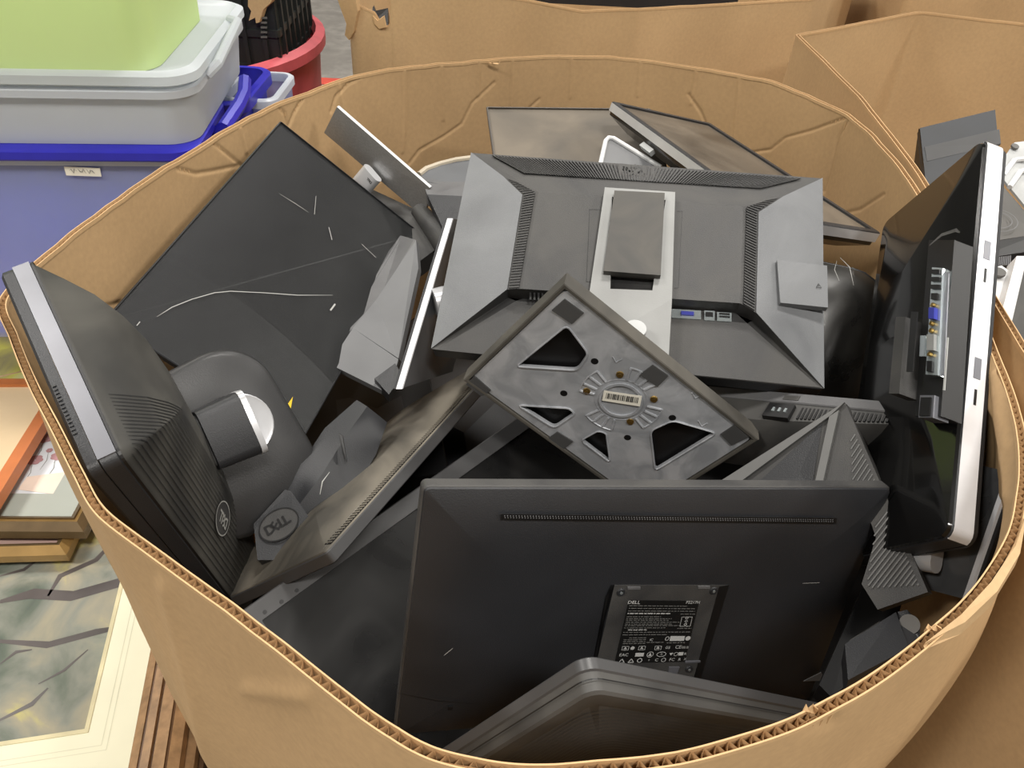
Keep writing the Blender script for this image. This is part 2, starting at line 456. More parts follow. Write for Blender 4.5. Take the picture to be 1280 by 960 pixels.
# ------------------------------------------------------------------ cardboard bulk boxes
def spline_loop(pts, n, smooth=True):
    P = np.array(pts, float); k = len(P); out = []
    if smooth:
        for i in range(k):
            p0, p1, p2, p3 = P[i - 1], P[i], P[(i + 1) % k], P[(i + 2) % k]
            l = max(4, int(np.linalg.norm(p2 - p1) * 400))
            t = np.linspace(0, 1, l, endpoint=False)[:, None]
            d01, d12, d23 = [max(1e-6, np.linalg.norm(b - a_)) ** .5 for a_, b in ((p0, p1), (p1, p2), (p2, p3))]
            m1 = (p1 - p0) / d01 - (p2 - p0) / (d01 + d12) + (p2 - p1) / d12
            m2 = (p2 - p1) / d12 - (p3 - p1) / (d12 + d23) + (p3 - p2) / d23
            m1, m2 = m1 * d12, m2 * d12
            out.append((2 * t**3 - 3 * t**2 + 1) * p1 + (t**3 - 2 * t**2 + t) * m1 + (-2 * t**3 + 3 * t**2) * p2 + (t**3 - t**2) * m2)
        Q = np.concatenate(out)
    else:
        Q = P
    Q2 = np.vstack([Q, Q[:1]])
    s = np.concatenate([[0], np.cumsum(np.linalg.norm(np.diff(Q2, axis=0), axis=1))])
    u = np.linspace(0, s[-1], n, endpoint=False)
    return np.stack([np.interp(u, s, Q2[:, i]) for i in range(3)], 1), s[-1]
def outward(R):
    T = np.roll(R, -1, 0) - np.roll(R, 1, 0)
    Nn = np.stack([T[:, 1], -T[:, 0]], 1)
    Nn /= np.linalg.norm(Nn, axis=1)[:, None]
    area2 = np.sum(R[:, 0] * np.roll(R[:, 1], -1) - np.roll(R[:, 0], -1) * R[:, 1])
    return Nn if area2 > 0 else -Nn
def npj(X):
    d = X - np.array(CAM)
    z = d @ np.array(FWD)
    return np.stack([640 + FPX * (d @ np.array(CR)) / z, 480 - FPX * (d @ np.array(CU)) / z], -1)
def seg_dist(P, lines):
    best = np.full(len(P), 1e9)
    for l in lines:
        for a_, b_ in zip(l[:-1], l[1:]):
            a_, b_ = np.array(a_, float), np.array(b_, float)
            ab = b_ - a_
            t = np.clip(((P - a_) @ ab) / (ab @ ab), 0, 1)
            best = np.minimum(best, np.linalg.norm(P - a_ - t[:, None] * ab, axis=1))
    return best
def wall_sheet(name, R, Nn, off, rows, zb, mt, parent, origin, creases=(), amp=0.003, wid=0.004, wob=0.003, bow=0.0):
    n = len(R); m_ = len(rows)
    ph = np.linspace(0, 2 * np.pi, n, endpoint=False)
    G = np.zeros((m_, n, 3))
    for j, f in enumerate(rows):
        z = R[:, 2] * (1 - f) + zb * f
        wv = wob * (np.sin(ph * 7 + f * 3) + 0.7 * np.sin(ph * 13 + 1.3 - f * 5) + 0.6 * np.sin(ph * 23 + f * 11)) * min(1.0, f * 6)
        if bow: wv = wv + bow * np.clip((Nn[:, 0] - .55) / .4, 0, 1) * np.clip((R[:, 1] - .15) / .15, 0, 1) * np.clip((.80 - R[:, 1]) / .25, 0, 1) * math.sin(math.pi * min(1, max(0, f - .028) / .55) ** .75)
        G[j, :, 0] = R[:, 0] + Nn[:, 0] * (off + wv)
        G[j, :, 1] = R[:, 1] + Nn[:, 1] * (off + wv)
        G[j, :, 2] = z
    V = G.reshape(-1, 3)
    if creases:
        cam = np.array(CAM)
        N3 = np.tile(np.concatenate([Nn, np.zeros((n, 1))], 1), (m_, 1))
        px = npj(V); depth = (V - cam) @ np.array(FWD)
        for lines, a_, w_, side in creases:
            facing = (((cam - V) * N3).sum(1) * side) > 0
            d = seg_dist(px, lines) * depth / FPX
            V = V + N3 * (side * a_ * np.exp(-(d / w_) ** 2) * facing)[:, None]
    V = V - np.array(origin)
    idx = np.arange(m_ * n).reshape(m_, n)
    a_, b_ = idx[:-1], np.roll(idx, -1, 1)[:-1]
    c_, d_ = np.roll(idx, -1, 1)[1:], idx[1:]
    F = np.stack([a_, b_, c_, d_], -1).reshape(-1, 4)
    me = bpy.data.meshes.new(name)
    me.from_pydata(V.tolist(), [], F.tolist())
    me.materials.append(M[mt])
    me.polygons.foreach_set('use_smooth', [True] * len(me.polygons))
    o = bpy.data.objects.new(name, me); col.objects.link(o); o.parent = parent
    return o
def bulk_box(name, label, pts, th, n, fine_rows, mt, smooth=True, creases_in=(), creases_out=(), jit=0.002, flute=True, seed=1, bow=0.0):
    R, per = spline_loop(pts, n, smooth)
    Nn = outward(R)
    s = np.linspace(0, per, n, endpoint=False)
    rg = np.random.RandomState(seed)
    jz = sum(np.interp(s, np.linspace(0, per, q), np.r_[v[:-1], v[0]]) for q, v in ((40, rg.uniform(-1, 1, 40)), (160, rg.uniform(-.5, .5, 160))))
    R = R.copy(); R[:, 2] += jit * jz
    c0 = (R[:, 0].mean(), R[:, 1].mean(), 0)
    box = thing(name, label, 'box', at(c0))
    zb = 0.004
    wall_sheet('inner_liner', R, Nn, 0.0, fine_rows, zb, mt, box, c0, creases_in, bow=bow)
    R2 = R.copy(); R2[:, 2] -= 0.0008
    wall_sheet('outer_liner', R2, Nn, th, sorted(set(fine_rows[::3] + [1.0])) if creases_out else [0, .03, .08, .15, .25, .4, .6, .8, 1.0], zb, mt, box, c0, creases_out, bow=bow)
    b = MB(); b.add([(x - c0[0], y - c0[1], zb) for x, y, z in R[::max(1, n // 120)]], [tuple(range(len(R[::max(1, n // 120)])))])
    b.build('bottom_flap', mt, box)
    if flute:                                           # the wavy core sheet between the liners
        k = int(per / 0.0075) * 6
        u = np.linspace(0, per, k, endpoint=False)
        X = [np.interp(u, np.r_[s, per], np.r_[q, q[0]]) for q in (R[:, 0], R[:, 1], R[:, 2], Nn[:, 0], Nn[:, 1])]
        o_ = th * (0.5 + 0.42 * np.sin(np.arange(k) / 6 * 2 * np.pi))
        vs = []
        for dz in (-0.0015, -0.022):
            for i in range(k):
                vs.append((X[0][i] + X[3][i] * o_[i] - c0[0], X[1][i] + X[4][i] * o_[i] - c0[1], X[2][i] + dz))
        fm = MB(); fm.add(vs, [(i, (i + 1) % k, k + (i + 1) % k, k + i) for i in range(k)])
        fm.build('corrugated_core', 'card_edge', box, smooth=True, kind='stuff')
        # paper edge of each liner, paler than its face
        for nm, o0 in (('inner_paper_edge', -0.0007), ('outer_paper_edge', th - 0.0003)):
            e = MB(); vs = []
            for d_, dz in ((0, 0.0004), (0.001, 0.0004), (0, -0.004), (0.001, -0.004)):
                for i in range(n):
                    vs.append((R[i, 0] + Nn[i, 0] * (o0 + d_) - c0[0], R[i, 1] + Nn[i, 1] * (o0 + d_) - c0[1], R[i, 2] + dz))
            fs = [(i, (i + 1) % n, n + (i + 1) % n, n + i) for i in range(n)]
            fs += [(i, 2 * n + i, 2 * n + (i + 1) % n, (i + 1) % n) for i in range(n)]
            fs += [(n + i, n + (i + 1) % n, 3 * n + (i + 1) % n, 3 * n + i) for i in range(n)]
            e.add(vs, fs); e.build(nm, 'card_edge', box)
    return box

RIM = [(350, 130), (230, 195), (130, 263), (52, 325), (8, 372), (22, 420), (46, 478), (76, 535), (104, 590), (130, 635), (190, 682), (270, 740), (350, 800),
       (430, 862), (490, 907), (525, 928), (565, 943), (640, 956), (760, 950), (870, 934), (930, 918), (990, 898), (1040, 872), (1090, 843), (1160, 789), (1200, 754),
       (1230, 718), (1262, 662), (1274, 600), (1272, 545), (1262, 500), (1240, 445), (1219, 398), (1185, 318), (1148, 250), (1108, 190), (1062, 145),
       (1010, 120), (950, 100), (870, 84), (800, 76), (700, 71), (600, 76), (520, 84), (450, 95), (400, 110)]
rim = [PZ(x, y, 0.98) for x, y in RIM]
CREASE_IN = [
 ([[(618, 103), (590, 129), (577, 155), (554, 171), (524, 188), (512, 204)], [(861, 118), (876, 140), (886, 165)], [(937, 191), (963, 187), (982, 172), (1015, 163), (1058, 147)],
   [(1061, 148), (1048, 172), (1037, 218), (1030, 240)], [(1040, 270), (1075, 262), (1104, 243)], [(222, 211), (245, 217), (270, 213), (298, 207)], [(266, 178), (285, 193), (304, 209)],
   [(113, 388), (150, 378)], [(345, 131), (356, 142), (360, 160)], [(378, 124), (368, 140), (360, 160)], [(438, 103), (452, 96)], [(437, 103), (420, 120), (414, 140)],
   [(505, 205), (470, 230), (448, 246)], [(662, 135), (674, 124)]], -0.0022, 0.0020, -1),
 ([[(506, 88), (506, 158), (503, 190)], [(552, 82), (554, 150)], [(599, 77), (598, 120)], [(641, 75), (639, 134)], [(714, 73), (713, 122)], [(800, 77), (797, 120)], [(924, 96), (916, 190)],
   [(424, 104), (428, 135)], [(300, 160), (308, 190)], [(870, 86), (864, 130)]], 0.0016, 0.0022, -1),
 ([[(1230, 430), (1236, 470), (1232, 560), (1222, 640)], [(1245, 470), (1256, 560), (1250, 620)]], 0.004, 0.006, -1),
]
CREASE_OUT = [([[(205, 735), (240, 870), (259, 960)], [(310, 862), (380, 870)]], 0.003, 0.005, 1),
              ([[(560, 950), (600, 965)], [(985, 905), (1040, 900)]], -0.002, 0.004, 1)]
rows = list(np.concatenate([np.linspace(0, 0.38, 160), np.linspace(0.42, 1.0, 10)]))
main_box = bulk_box('cardboard_bulk_box', 'big open oval cardboard bulk box in the foreground heaped with discarded monitors', rim, 0.0062, 1700, rows, 'card', True, CREASE_IN, CREASE_OUT, bow=0.038)
rm = Rel(main_box)
# small torn paper flaps on its edge
for (px, py, up, wd) in ((1013, 889, 0.007, 0.004), (618, 76, -0.008, 0.010), (1168, 786, 0.003, 0.005)):
    p = PZ(px, py, 0.981); q = PZ(px + 14, py, 0.981)
    ex = (q - p).normalized(); ey = Vector((-ex.y, ex.x, 0))
    t = MB(); hs = (0, .5, .25, 1.0, .35, .7, 0)
    tp_ = [p + ex * wd * (k_ / 3 - 1) + Vector((0, 0, up * h_)) + ey * (.002 * math.sin(k_ * 2.1)) for k_, h_ in enumerate(hs)]
    t.prism([rm(q_) for q_ in tp_] + [rm(p + ex * wd - Vector((0, 0, .004))), rm(p - ex * wd - Vector((0, 0, .004)))], ey * 0.0010)
    t.build('torn_flap', 'card_edge', main_box)
# folded-over strip of liner on the right rim
t = MB()
fold = [(1150, 797), (1195, 762), (1232, 722), (1262, 678), (1275, 640)]
vs = []
for i_, (x, y) in enumerate(fold):
    p = PZ(x, y, 0.983); ctr = Vector((0, .8, .98)); o_ = (p - ctr); o_.z = 0; o_.normalize()
    k_ = (0.02, .7, 1, .8, 0.02)[i_]; vs += [rm(p + o_ * 0.004), rm(p + o_ * (0.004 + .006 * k_) + Vector((0, 0, -0.003))), rm(p + o_ * (.006 + 0.006 * k_) + Vector((0, 0, -.004 - 0.014 * k_)))]
t.add(vs, [(3 * i + j, 3 * i + 3 + j, 3 * i + 4 + j, 3 * i + 1 + j) for i in range(len(fold) - 1) for j in (0, 1)])
t.build('folded_liner', 'card_b', main_box)

coarse = [0, .02, .05, .1, .18, .3, .5, .75, 1.0]
def v3(l, z): return [(x, y, z if len(q) == 0 else q[0]) for x, y, *q in l]
def dense(l, closed=True):                          # keep the corners of a faceted loop
    return l
right_box = bulk_box('cardboard_bulk_box', 'large open cardboard box at the right edge holding black stands and white panels',
    v3([(0.542, 1.662), (0.556, 1.309), (0.54, 1.02), (0.528, 0.90), (0.507, 0.742), (0.490, 0.60), (0.482, 0.45), (0.53, 0.25), (0.64, 0.12), (0.82, 0.04), (1.2, 0.02), (1.6, 0.3), (1.7, 0.9), (1.6, 1.5),
        (1.35, 1.76), (1.09, 1.85), (0.88, 1.909)], 0.98), 0.0062, 500, coarse, 'card_b', False, jit=0.0012, seed=3)
back_box = bulk_box('cardboard_bulk_box', 'faceted cardboard box standing behind the monitor box with a torn left corner',
    v3([(-0.382, 1.762), (-0.365, 1.764, 0.968), (-0.335, 1.768, 0.955), (-0.318, 1.77, 0.925), (-0.306, 1.772, 0.93), (-0.300, 1.773, 1.0), (-0.15, 1.795, 1.0), (-0.009, 1.815), (0.11, 1.80, 0.972), (0.232, 1.79), (0.65, 1.97), (0.86, 2.3), (0.76, 2.9), (0.2, 3.1),
        (-0.32, 2.9), (-0.40, 2.35), (-0.405, 1.98), (-0.395, 1.80, 1.0)], 0.985), 0.0062, 700, coarse, 'card_b', False, jit=0.001, seed=5)
far_box = bulk_box('cardboard_bulk_box', 'plain cardboard box wall farthest back at the upper right',
    v3([(0.93, 2.10), (1.35, 2.16), (1.9, 2.2), (2.1, 2.9), (1.5, 3.3), (0.98, 3.1)], 1.12), 0.0062, 300, coarse, 'card', False, jit=0.001, seed=6)
# ragged paper hanging from the torn corner
rb = Rel(back_box)
t = MB(); pl = [PY(x, y, 1.745) for x, y in ((420, -6), (444, -6), (447, 14), (442, 40), (436, 50), (431, 44), (433, 30), (427, 14))]
t.prism([rb(p) for p in pl], (0.004, 0.012, 0)); t.build('torn_flap', 'card', back_box)
t = MB(); pl = [PY(x, y, 1.758) for x, y in ((466, 20), (472, 26), (480, 20), (483, 34), (474, 36), (468, 30))]
t.prism([rb(p) for p in pl], (0.0, 0.006, 0)); t.build('torn_flap', 'card_edge', back_box)

# ================================================================== the heap of monitors
def shell_loft(W, H, prof, s, r, n=5):
    """prof: (inset left, right, top, bottom, height)"""
    rings = []
    for il, ir, it, ib, z in prof:
        w_, h_ = W - il - ir, H - it - ib
        rings.append(rr(w_, h_, max(0.001, r - min(il, ir, it, ib) * 0.3), n, (il - ir) / 2, (ib - it) / 2, s * z))
    return rings
def monitor(name, label, pose, W=None, H=None, s=1, tb=0.016, r=0.006, bw=0.014, bezel='black', shell='black', screen='screen',
            prof=None, front=True, cat='monitor', front_rim=None):
    P = Pose(pose) if isinstance(pose, str) else pose
    W, H = W or P.W, H or P.H
    t = thing(name, label, cat, P.matrix())
    b = MB()
    e = 0.0012
    b.loft([rr(W - 2 * e, H - 2 * e, r, 5, z=0), rr(W, H, r, 5, z=-s * e), rr(W, H, r, 5, z=-s * (tb - e)), rr(W - 2 * e, H - 2 * e, r, 5, z=-s * tb),
            rr(W - 2 * bw, H - 2 * bw, r * .3, 5, z=-s * tb), rr(W - 2 * bw, H - 2 * bw, r * .3, 5, z=-s * (tb - 0.003))], True, False)
    b.build('bezel', bezel, t, smooth=True)
    sb = MB(); sb.box((0, 0, -s * (tb - 0.0035)), (W - 2 * bw + .001, H - 2 * bw + .001, 0.001))
    sb.build('screen', screen, t)
    if prof:
        k = MB(); k.loft(shell_loft(W, H, prof, s, r), False, True)
        k.build('back_shell', shell, t, smooth=True)
    return t, P
def PR(*l):                                  # same inset all round
    return [(a, a, a, a, z) for a, z in l]
def slats(P, quad, n, frac=0.5, z=0.0, lift=0.0009, mb=None, skip=None):
    """n narrow bars across a strip given by four local corners a,b (one end) c,d (other end)"""
    mb = mb or MB()
    a, b, c, d = [Vector(q) for q in quad]
    nn = (b - a).cross(d - a).normalized()
    if nn.z < 0: nn = -nn
    for i in range(n):
        if skip and skip(i / n): continue
        t0, t1 = (i + (1 - frac) / 2) / n, (i + (1 + frac) / 2) / n
        mb.prism([a.lerp(d, t0), a.lerp(d, t1), b.lerp(c, t1), b.lerp(c, t0)], nn * lift)
    return mb

# ---- top monitor lying face down, with its pale stand ---------------------------------------------
P = Pose('M3'); V = P.V
top = thing('monitor', 'wide black monitor lying face down atop the heap with pale stand column and upturned foot', 'monitor', P.matrix())
W, H = P.W, P.H
b = MB(); b.loft([rr(W - .003, H - .003, .004, 3, z=0.0), rr(W, H, .004, 3, z=-.0015), rr(W, H, .004, 3, z=-.022), rr(W - .03, H - .03, .002, 3, z=-.022), rr(W - .03, H - .03, .002, 3, z=-.019)], False, False)
b.build('bezel', 'black', top, smooth=True)
b = MB(); b.box((0, 0, -.0185), (W - .029, H - .029, .001)); b.build('screen', 'screen', top)
TL, TR, BR, BL = V(589, 191), V(1028, 223), V(1030, 486), V(539, 436)
zp = 0.030
pTL, pTR, pBR, pBL = V(673, 240, zp), V(929, 258, zp), V(925, 379, zp), V(652, 361, zp)
lT, lM, lB = V(629, 221, .0165), V(653, 244, .024), V(634, 362, .024)
rT, rM, rB = V(979, 246, .0165), V(948, 266, .024), V(945, 391, .024)
lpTL, lpTR = V(645, 376, .009), V(934, 404, .009)
lpBR, lpBL = V(1024, 484, .001), V(546, 437, .001)
b = MB()
b.add([pTL, pTR, pBR, pBL, TL, TR, (pBL[0], pBL[1], .006), (pBR[0], pBR[1], .006)],
      [(0, 1, 2, 3), (4, 5, 1, 0), (3, 2, 7, 6)])
b.add([lpTL, lpTR, lpBR, lpBL, BL, BR], [(0, 1, 2, 3), (3, 2, 5, 4)])
b.add([(pBL[0], pBL[1], .006), (pBR[0], pBR[1], .006), lpTR, lpTL], [(0, 1, 2, 3)])
# vent beds and ridges
b.add([TL, lT, lM, pTL, pBL, lB], [(0, 1, 2, 3), (3, 2, 5, 4)])
b.add([TR, pTR, rM, rT, rB, pBR], [(0, 1, 2, 3), (1, 5, 4, 2)])
# walls below the side panels
lB0, rB0 = (lB[0], lB[1], .004), (rB[0], rB[1], .004)
b.add([lB, pBL, (pBL[0], pBL[1], .004), lB0], [(0, 1, 2, 3)])
b.add([rB, pBR, (pBR[0], pBR[1], .004), rB0], [(0, 1, 2, 3)])
b.add([lB, lB0, lpBL, BL], [(0, 1, 2, 3)]); b.add([rB, rB0, lpBR, BR], [(0, 1, 2, 3)])
b.add([lB0, lpTL, lpBL], [(0, 1, 2)]); b.add([rB0, lpTR, lpBR], [(0, 1, 2)])
b.build('back_shell', 'black_soft', top)
for q, lab in (((TL, lT, lM, lB, BL), 'side panel, light sheen painted in as paler dusty grey'), ((TR, rT, rM, rB, BR), 'side panel, light sheen painted in as paler dusty grey')):
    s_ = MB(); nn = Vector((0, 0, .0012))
    s_.prism(q, nn); s_.build('side_panel', 'wing', top, label=lab)  # same black plastic as the shell; its sheen is put into the colour
s_ = MB(); lz = Vector((0, 0, .0006))
_n = (Vector(TR) - Vector(TL)).cross(Vector(pTL) - Vector(TL)).normalized()
_pl = lambda x, y: TL[2] - (_n.x * (x - TL[0]) + _n.y * (y - TL[1])) / _n.z
bed = [P.hit(x, y, _pl) + Vector((0, 0, .0012)) for x, y in ((614, 195.5), (1002, 224.5), (951, 237), (655, 218))]
s_.add([q + lz for q in bed], [(0, 1, 2, 3)])
mL = lambda a, c, t: Vector(a).lerp(Vector(c), t)
s_.add([q + lz * 1.5 for q in (mL(lT, pTL, .12), mL(lT, pTL, .42), mL(lM, pTL, .8), mL(lM, pTL, .1))], [(0, 1, 2, 3)])
s_.add([q + lz * 1.5 for q in (mL(lM, pTL, .1), mL(lM, pTL, .8), mL(lB, pBL, .8), mL(lB, pBL, .1))], [(0, 1, 2, 3)])
s_.add([q + lz * 1.5 for q in (mL(rT, pTR, .12), mL(rT, pTR, .42), mL(rM, pTR, .8), mL(rM, pTR, .1))], [(0, 1, 2, 3)])
s_.add([q + lz * 1.5 for q in (mL(rM, pTR, .1), mL(rM, pTR, .8), mL(rB, pBR, .8), mL(rB, pBR, .1))], [(0, 1, 2, 3)])
s_.build('vent_opening', 'deep', top)
s_ = MB(); up_ = lz * 2
slats(P, [bed[0] + up_, bed[3] + up_, bed[2] + up_, bed[1] + up_], 90, .38, mb=s_, lift=.0007, skip=lambda f: False)
for A_, B_, C_, D_, E_, F_ in ((lT, pTL, lM, lB, pBL, 0), (rT, pTR, rM, rB, pBR, 0)):
    slats(P, [mL(A_, B_, .12) + up_, mL(A_, B_, .42) + up_, mL(C_, B_, .8) + up_, mL(C_, B_, .1) + up_], 7, .36, mb=s_, lift=.0007)
    slats(P, [mL(C_, B_, .1) + up_, mL(C_, B_, .8) + up_, mL(D_, E_, .8) + up_, mL(D_, E_, .1) + up_], 36, .36, mb=s_, lift=.0007)
s_.build('vent_slats', 'black_soft', top, kind='stuff')
# embossed maker's mark over the top vents
s_ = MB(); o = P.hit(802, 217, _pl) + Vector((0, 0, -.0012)); ex = (Vector(V(850, 222, .01)) - Vector(V(755, 214, .01))); ey = Vector((0, -.8, .6)) * -1
ey = (Vector(V(802, 200, .006)) - Vector(V(802, 232, .0145)))
maker_mark(s_, Vector(o) + Vector((0, 0, .0045)), ex, ey, .030); s_.build('maker_mark', 'black_soft', top)
# bump cover on the right panel
q = [V(969, 330, .016), V(1031, 337, .008), V(1032, 389, .008), V(973, 383, .016)]
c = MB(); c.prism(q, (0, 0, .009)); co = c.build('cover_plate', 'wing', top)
t_ = MB(); o = Vector(V(1023, 358.5, .0185)); ex, ey = Vector(q[1]) - Vector(q[0]), Vector(q[0]) - Vector(q[3])
exn, eyn = ex.normalized(), ey.normalized(); nn = exn.cross(eyn)
q2 = [o + exn * .0035 * math.cos(a) + eyn * .0035 * math.sin(a) for a in (math.pi / 2, math.pi * 7 / 6, math.pi * 11 / 6)]
for i in range(3): t_.strip([q2[i], q2[(i + 1) % 3]], .0006, nn, .0012)
t_.strip([o + eyn * .0017, o - eyn * .0002], .0005, nn, .0012)
t_.build('warning_triangle', 'ink', co)
# ports in the bay
def port(mb, px0, py0, px1, py1, z, dz, k=0):
    mb.prism([V(px0, py0, z), V(px1, py0 + (px1 - px0) * .06, z), V(px1, py1 + (px1 - px0) * .06, z), V(px0, py1, z)], (0, 0, dz), k)
c = MB(); port(c, 839, 387, 876, 398, .009, .002); port(c, 880, 389, 893, 401, .009, .002); port(c, 896, 391, 914, 402, .009, .002)
pp = c.build('port_plate', 'chrome', top)
c = MB(); port(c, 851, 390, 867, 394.5, .011, .003); c.build('video_socket', 'vga_blue', pp)
c = MB(); port(c, 882, 390.5, 891, 396, .011, .0015); c.build('usb_socket', 'deep', pp)
for y_ in (391.5, 395.0):
    c = MB(); port(c, 899, y_, 912, y_ + 2, .011, .0015); c.build('usb_socket', 'deep', pp)
c = MB()
for i in range(5): port(c, 662 + i * 5, 366.5 + i * .4, 664.5 + i * 5, 376 + i * .4, .02, .003)
c.build('lock_slats', 'deep', top, kind='stuff')
# panel seams beside the column
for l in ([(736, 262), (752, 262)], [(737, 262), (733, 352)], [(733, 352), (742, 353)], [(846, 264), (853, 264)], [(853, 264), (848, 360)], [(848, 360), (842, 360)]):
    c = MB(); c.strip([V(x, y, zp) for x, y in l], .0006, (0, 0, 1), .0004); c.build('panel_seam', 'deep', top)
# column: pale plate with an opening, a dark slide plate in it, and the lower fold to the foot
PB = Pose('M4'); bd = P.loc(PB.t)
z1 = .040
oq = [V(756, 234, z1), V(844, 240, z1), V(840, 374, z1), V(736, 371, z1)]
iq = [V(765, 246, z1), V(832, 250, z1), V(815.5, 363, z1), V(763, 361, z1)]
c = MB(); dz = Vector((0, 0, -.008))
for i in range(4):
    j = (i + 1) % 4
    c.prism([oq[i], oq[j], iq[j], iq[i]], dz)
f0, f1 = Vector(oq[3]), Vector(oq[2])
g1 = P.loc(PX(836, 446, .852)); g0 = P.loc(PX(722, 442, .852))
c.prism([f0, f1, g1, g0], (0.0, 0.002, -.008))
colm = c.build('stand_column', 'beige', top, label='pale grey stand column')
c = MB(); c.prism([V(764, 338, z1 - .011), V(818, 345, z1 - .011), V(815.5, 363, z1 - .011), V(763, 361, z1 - .011)], (0, 0, .001)); c.build('cable_opening', 'deep', colm)
c = MB(); z2 = .048
c.prism([V(768, 238, z2), V(831, 241, z2), V(826, 341.5, z2), V(755, 336, z2)], (0, 0, -.016))
c.prism([V(755, 336, z2 + .001), V(826, 341.5, z2 + .001), V(826, 344, z2 + .001), V(754.5, 338.5, z2 + .001)], (0, 0, -.008))
c.build('slide_plate', 'slide_dark', colm, label='dark scuffed slide plate')
c = MB(); cc = P.loc(PX(793, 419, .84)); c.cyl(cc, (0, .2, 1), .012, .012, 20); c.build('swivel_cap', 'offwhite', colm)
# foot seen from below
Q = Pose('M4'); VB = lambda x, y, z=0: P.loc(Q.t + Q.x * Q.L(x, y, z)[0] + Q.y * Q.L(x, y, z)[1] + Q.n * z)
ax, ay, an = [P.loc(P.t + a) for a in (Q.x, Q.y, Q.n)]
c0 = P.loc(Q.t)
def FB(x, y, z): return c0 + ax * x + ay * y + an * z
w2, h2, rimw = Q.W / 2, Q.H / 2, .0042
c = MB()
def rect(w_, h_, z): return [FB(-w_, -h_, z), FB(w_, -h_, z), FB(w_, h_, z), FB(-w_, h_, z)]
c.loft([rect(w2 - .002, h2 - .002, -.020), rect(w2, h2, -.018), rect(w2, h2, .003), rect(w2 - .0012, h2 - .0012, .0038), rect(w2 - rimw, h2 - rimw, .0038), rect(w2 - rimw, h2 - rimw, -.009)], True, True)
foot = c.build('foot_tray', 'tray', top, label='square stand foot turned underside up')
c = MB(); c.loft([rect(w2 - rimw - .0005, h2 - rimw - .0005, -.0085), rect(w2 - rimw - .0005, h2 - rimw - .0005, -.0080)]); c.build('tray_floor', 'deep', foot)
def fill_holes(outer, holes, th, frame, mt, name, parent, label=None):
    cu = bpy.data.curves.new(name, 'CURVE'); cu.dimensions = '2D'; cu.fill_mode = 'BOTH'; cu.extrude = th / 2; cu.bevel_depth = .0006; cu.bevel_resolution = 0
    for l in [outer] + holes:
        sp = cu.splines.new('POLY'); sp.points.add(len(l) - 1)
        for p_, (x, y) in zip(sp.points, l): p_.co = (x, y, 0, 1)
        sp.use_cyclic_u = True
    o = bpy.data.objects.new(name, cu); col.objects.link(o)
    dg = bpy.context.evaluated_depsgraph_get()
    me = bpy.data.meshes.new_from_object(o.evaluated_get(dg))
    g = MB(); g.add([frame(*v.co) for v in me.vertices], [tuple(p_.vertices) for p_ in me.polygons])
    bpy.data.objects.remove(o); bpy.data.curves.remove(cu); bpy.data.meshes.remove(me)
    return g.build(name, mt, parent, label=label)
def round_poly(l, r=.006, n=4):
    out = []
    for i in range(len(l)):
        a, b_, c_ = [Vector((*l[j % len(l)], 0)) for j in (i - 1, i, i + 1)]
        u, v = (a - b_).normalized(), (c_ - b_).normalized()
        rr_ = min(r, (a - b_).length * .4, (c_ - b_).length * .4)
        for q in range(n + 1):
            t = q / n
            p_ = b_ + u * rr_ * (1 - t) ** 2 + v * rr_ * t ** 2
            out.append((p_.x, p_.y))
    return out
LB = lambda x, y: Q.L(x, y, 0)
cuts = [[(709, 405), (736, 441), (722, 462), (645, 457)], [(647, 505), (712, 509), (719, 516), (693, 534)], [(726, 549), (748, 537), (758, 540), (763, 577)], [(813, 537), (841, 524), (896, 540), (819, 587)]]
cuts = [round_poly([LB(*q) for q in l], .007) for l in cuts]
ow, oh = w2 - rimw - .002, h2 - rimw - .002
plate = fill_holes(round_poly([(-ow, -oh), (ow, -oh), (ow, oh), (-ow, oh)], .006), cuts, .004, lambda x, y, z: FB(x, y, -.001 + z), 'cast', 'cast_plate', foot, 'bare cast metal plate with cut-outs')
# raised lips round the cut-outs, hub, pads, screws, label: all pieces of the foot
for l in cuts:
    c = MB()
    pts = [FB(x, y, .0022) for x, y in l] + [FB(*l[0], .0022)]
    c.tube(pts, .0011, 5, cap=False)
    c.build('cut_out_lip', 'cast', foot)
hub = LB(776, 499)
c = MB()
def fring(r0, r1, z0, z1, n=40):
    vs = []
    for rad, z in ((r0, z0), (r0, z1), (r1, z1), (r1, z0)):
        vs += [FB(hub[0] + rad * math.cos(2 * math.pi * i / n), hub[1] + rad * math.sin(2 * math.pi * i / n), z) for i in range(n)]
    fs = [(q * n + i, q * n + (i + 1) % n, (q + 1) * n + (i + 1) % n, (q + 1) * n + i) for q in range(3) for i in range(n)]
    c.add(vs, fs)
fring(.0215, .0245, .0012, .0035)
fring(.0285, .0295, .0012, .0020)
for k in range(4):
    a0 = math.radians(8 + 90 * k)
    for da in (-.38, -.13, .13, .38):
        a_ = a0 + da; u = (math.cos(a_), math.sin(a_))
        c.tube([FB(hub[0] + u[0] * .030, hub[1] + u[1] * .030, .0016), FB(hub[0] + u[0] * .046, hub[1] + u[1] * .046, .0016)], .0017, 6)
    arc = [FB(hub[0] + .047 * math.cos(a0 + t * .1), hub[1] + .047 * math.sin(a0 + t * .1), .0016) for t in range(-4, 5)]
    c.tube(arc, .0012, 5)
c.build('cast_ribs', 'cast', foot, smooth=True)
c = MB(); c.add([FB(hub[0] + .0213 * math.cos(2 * math.pi * i / 32), hub[1] + .0213 * math.sin(2 * math.pi * i / 32), .0014) for i in range(32)], [tuple(range(32))])
c.build('swivel_disc', 'midgrey', foot)
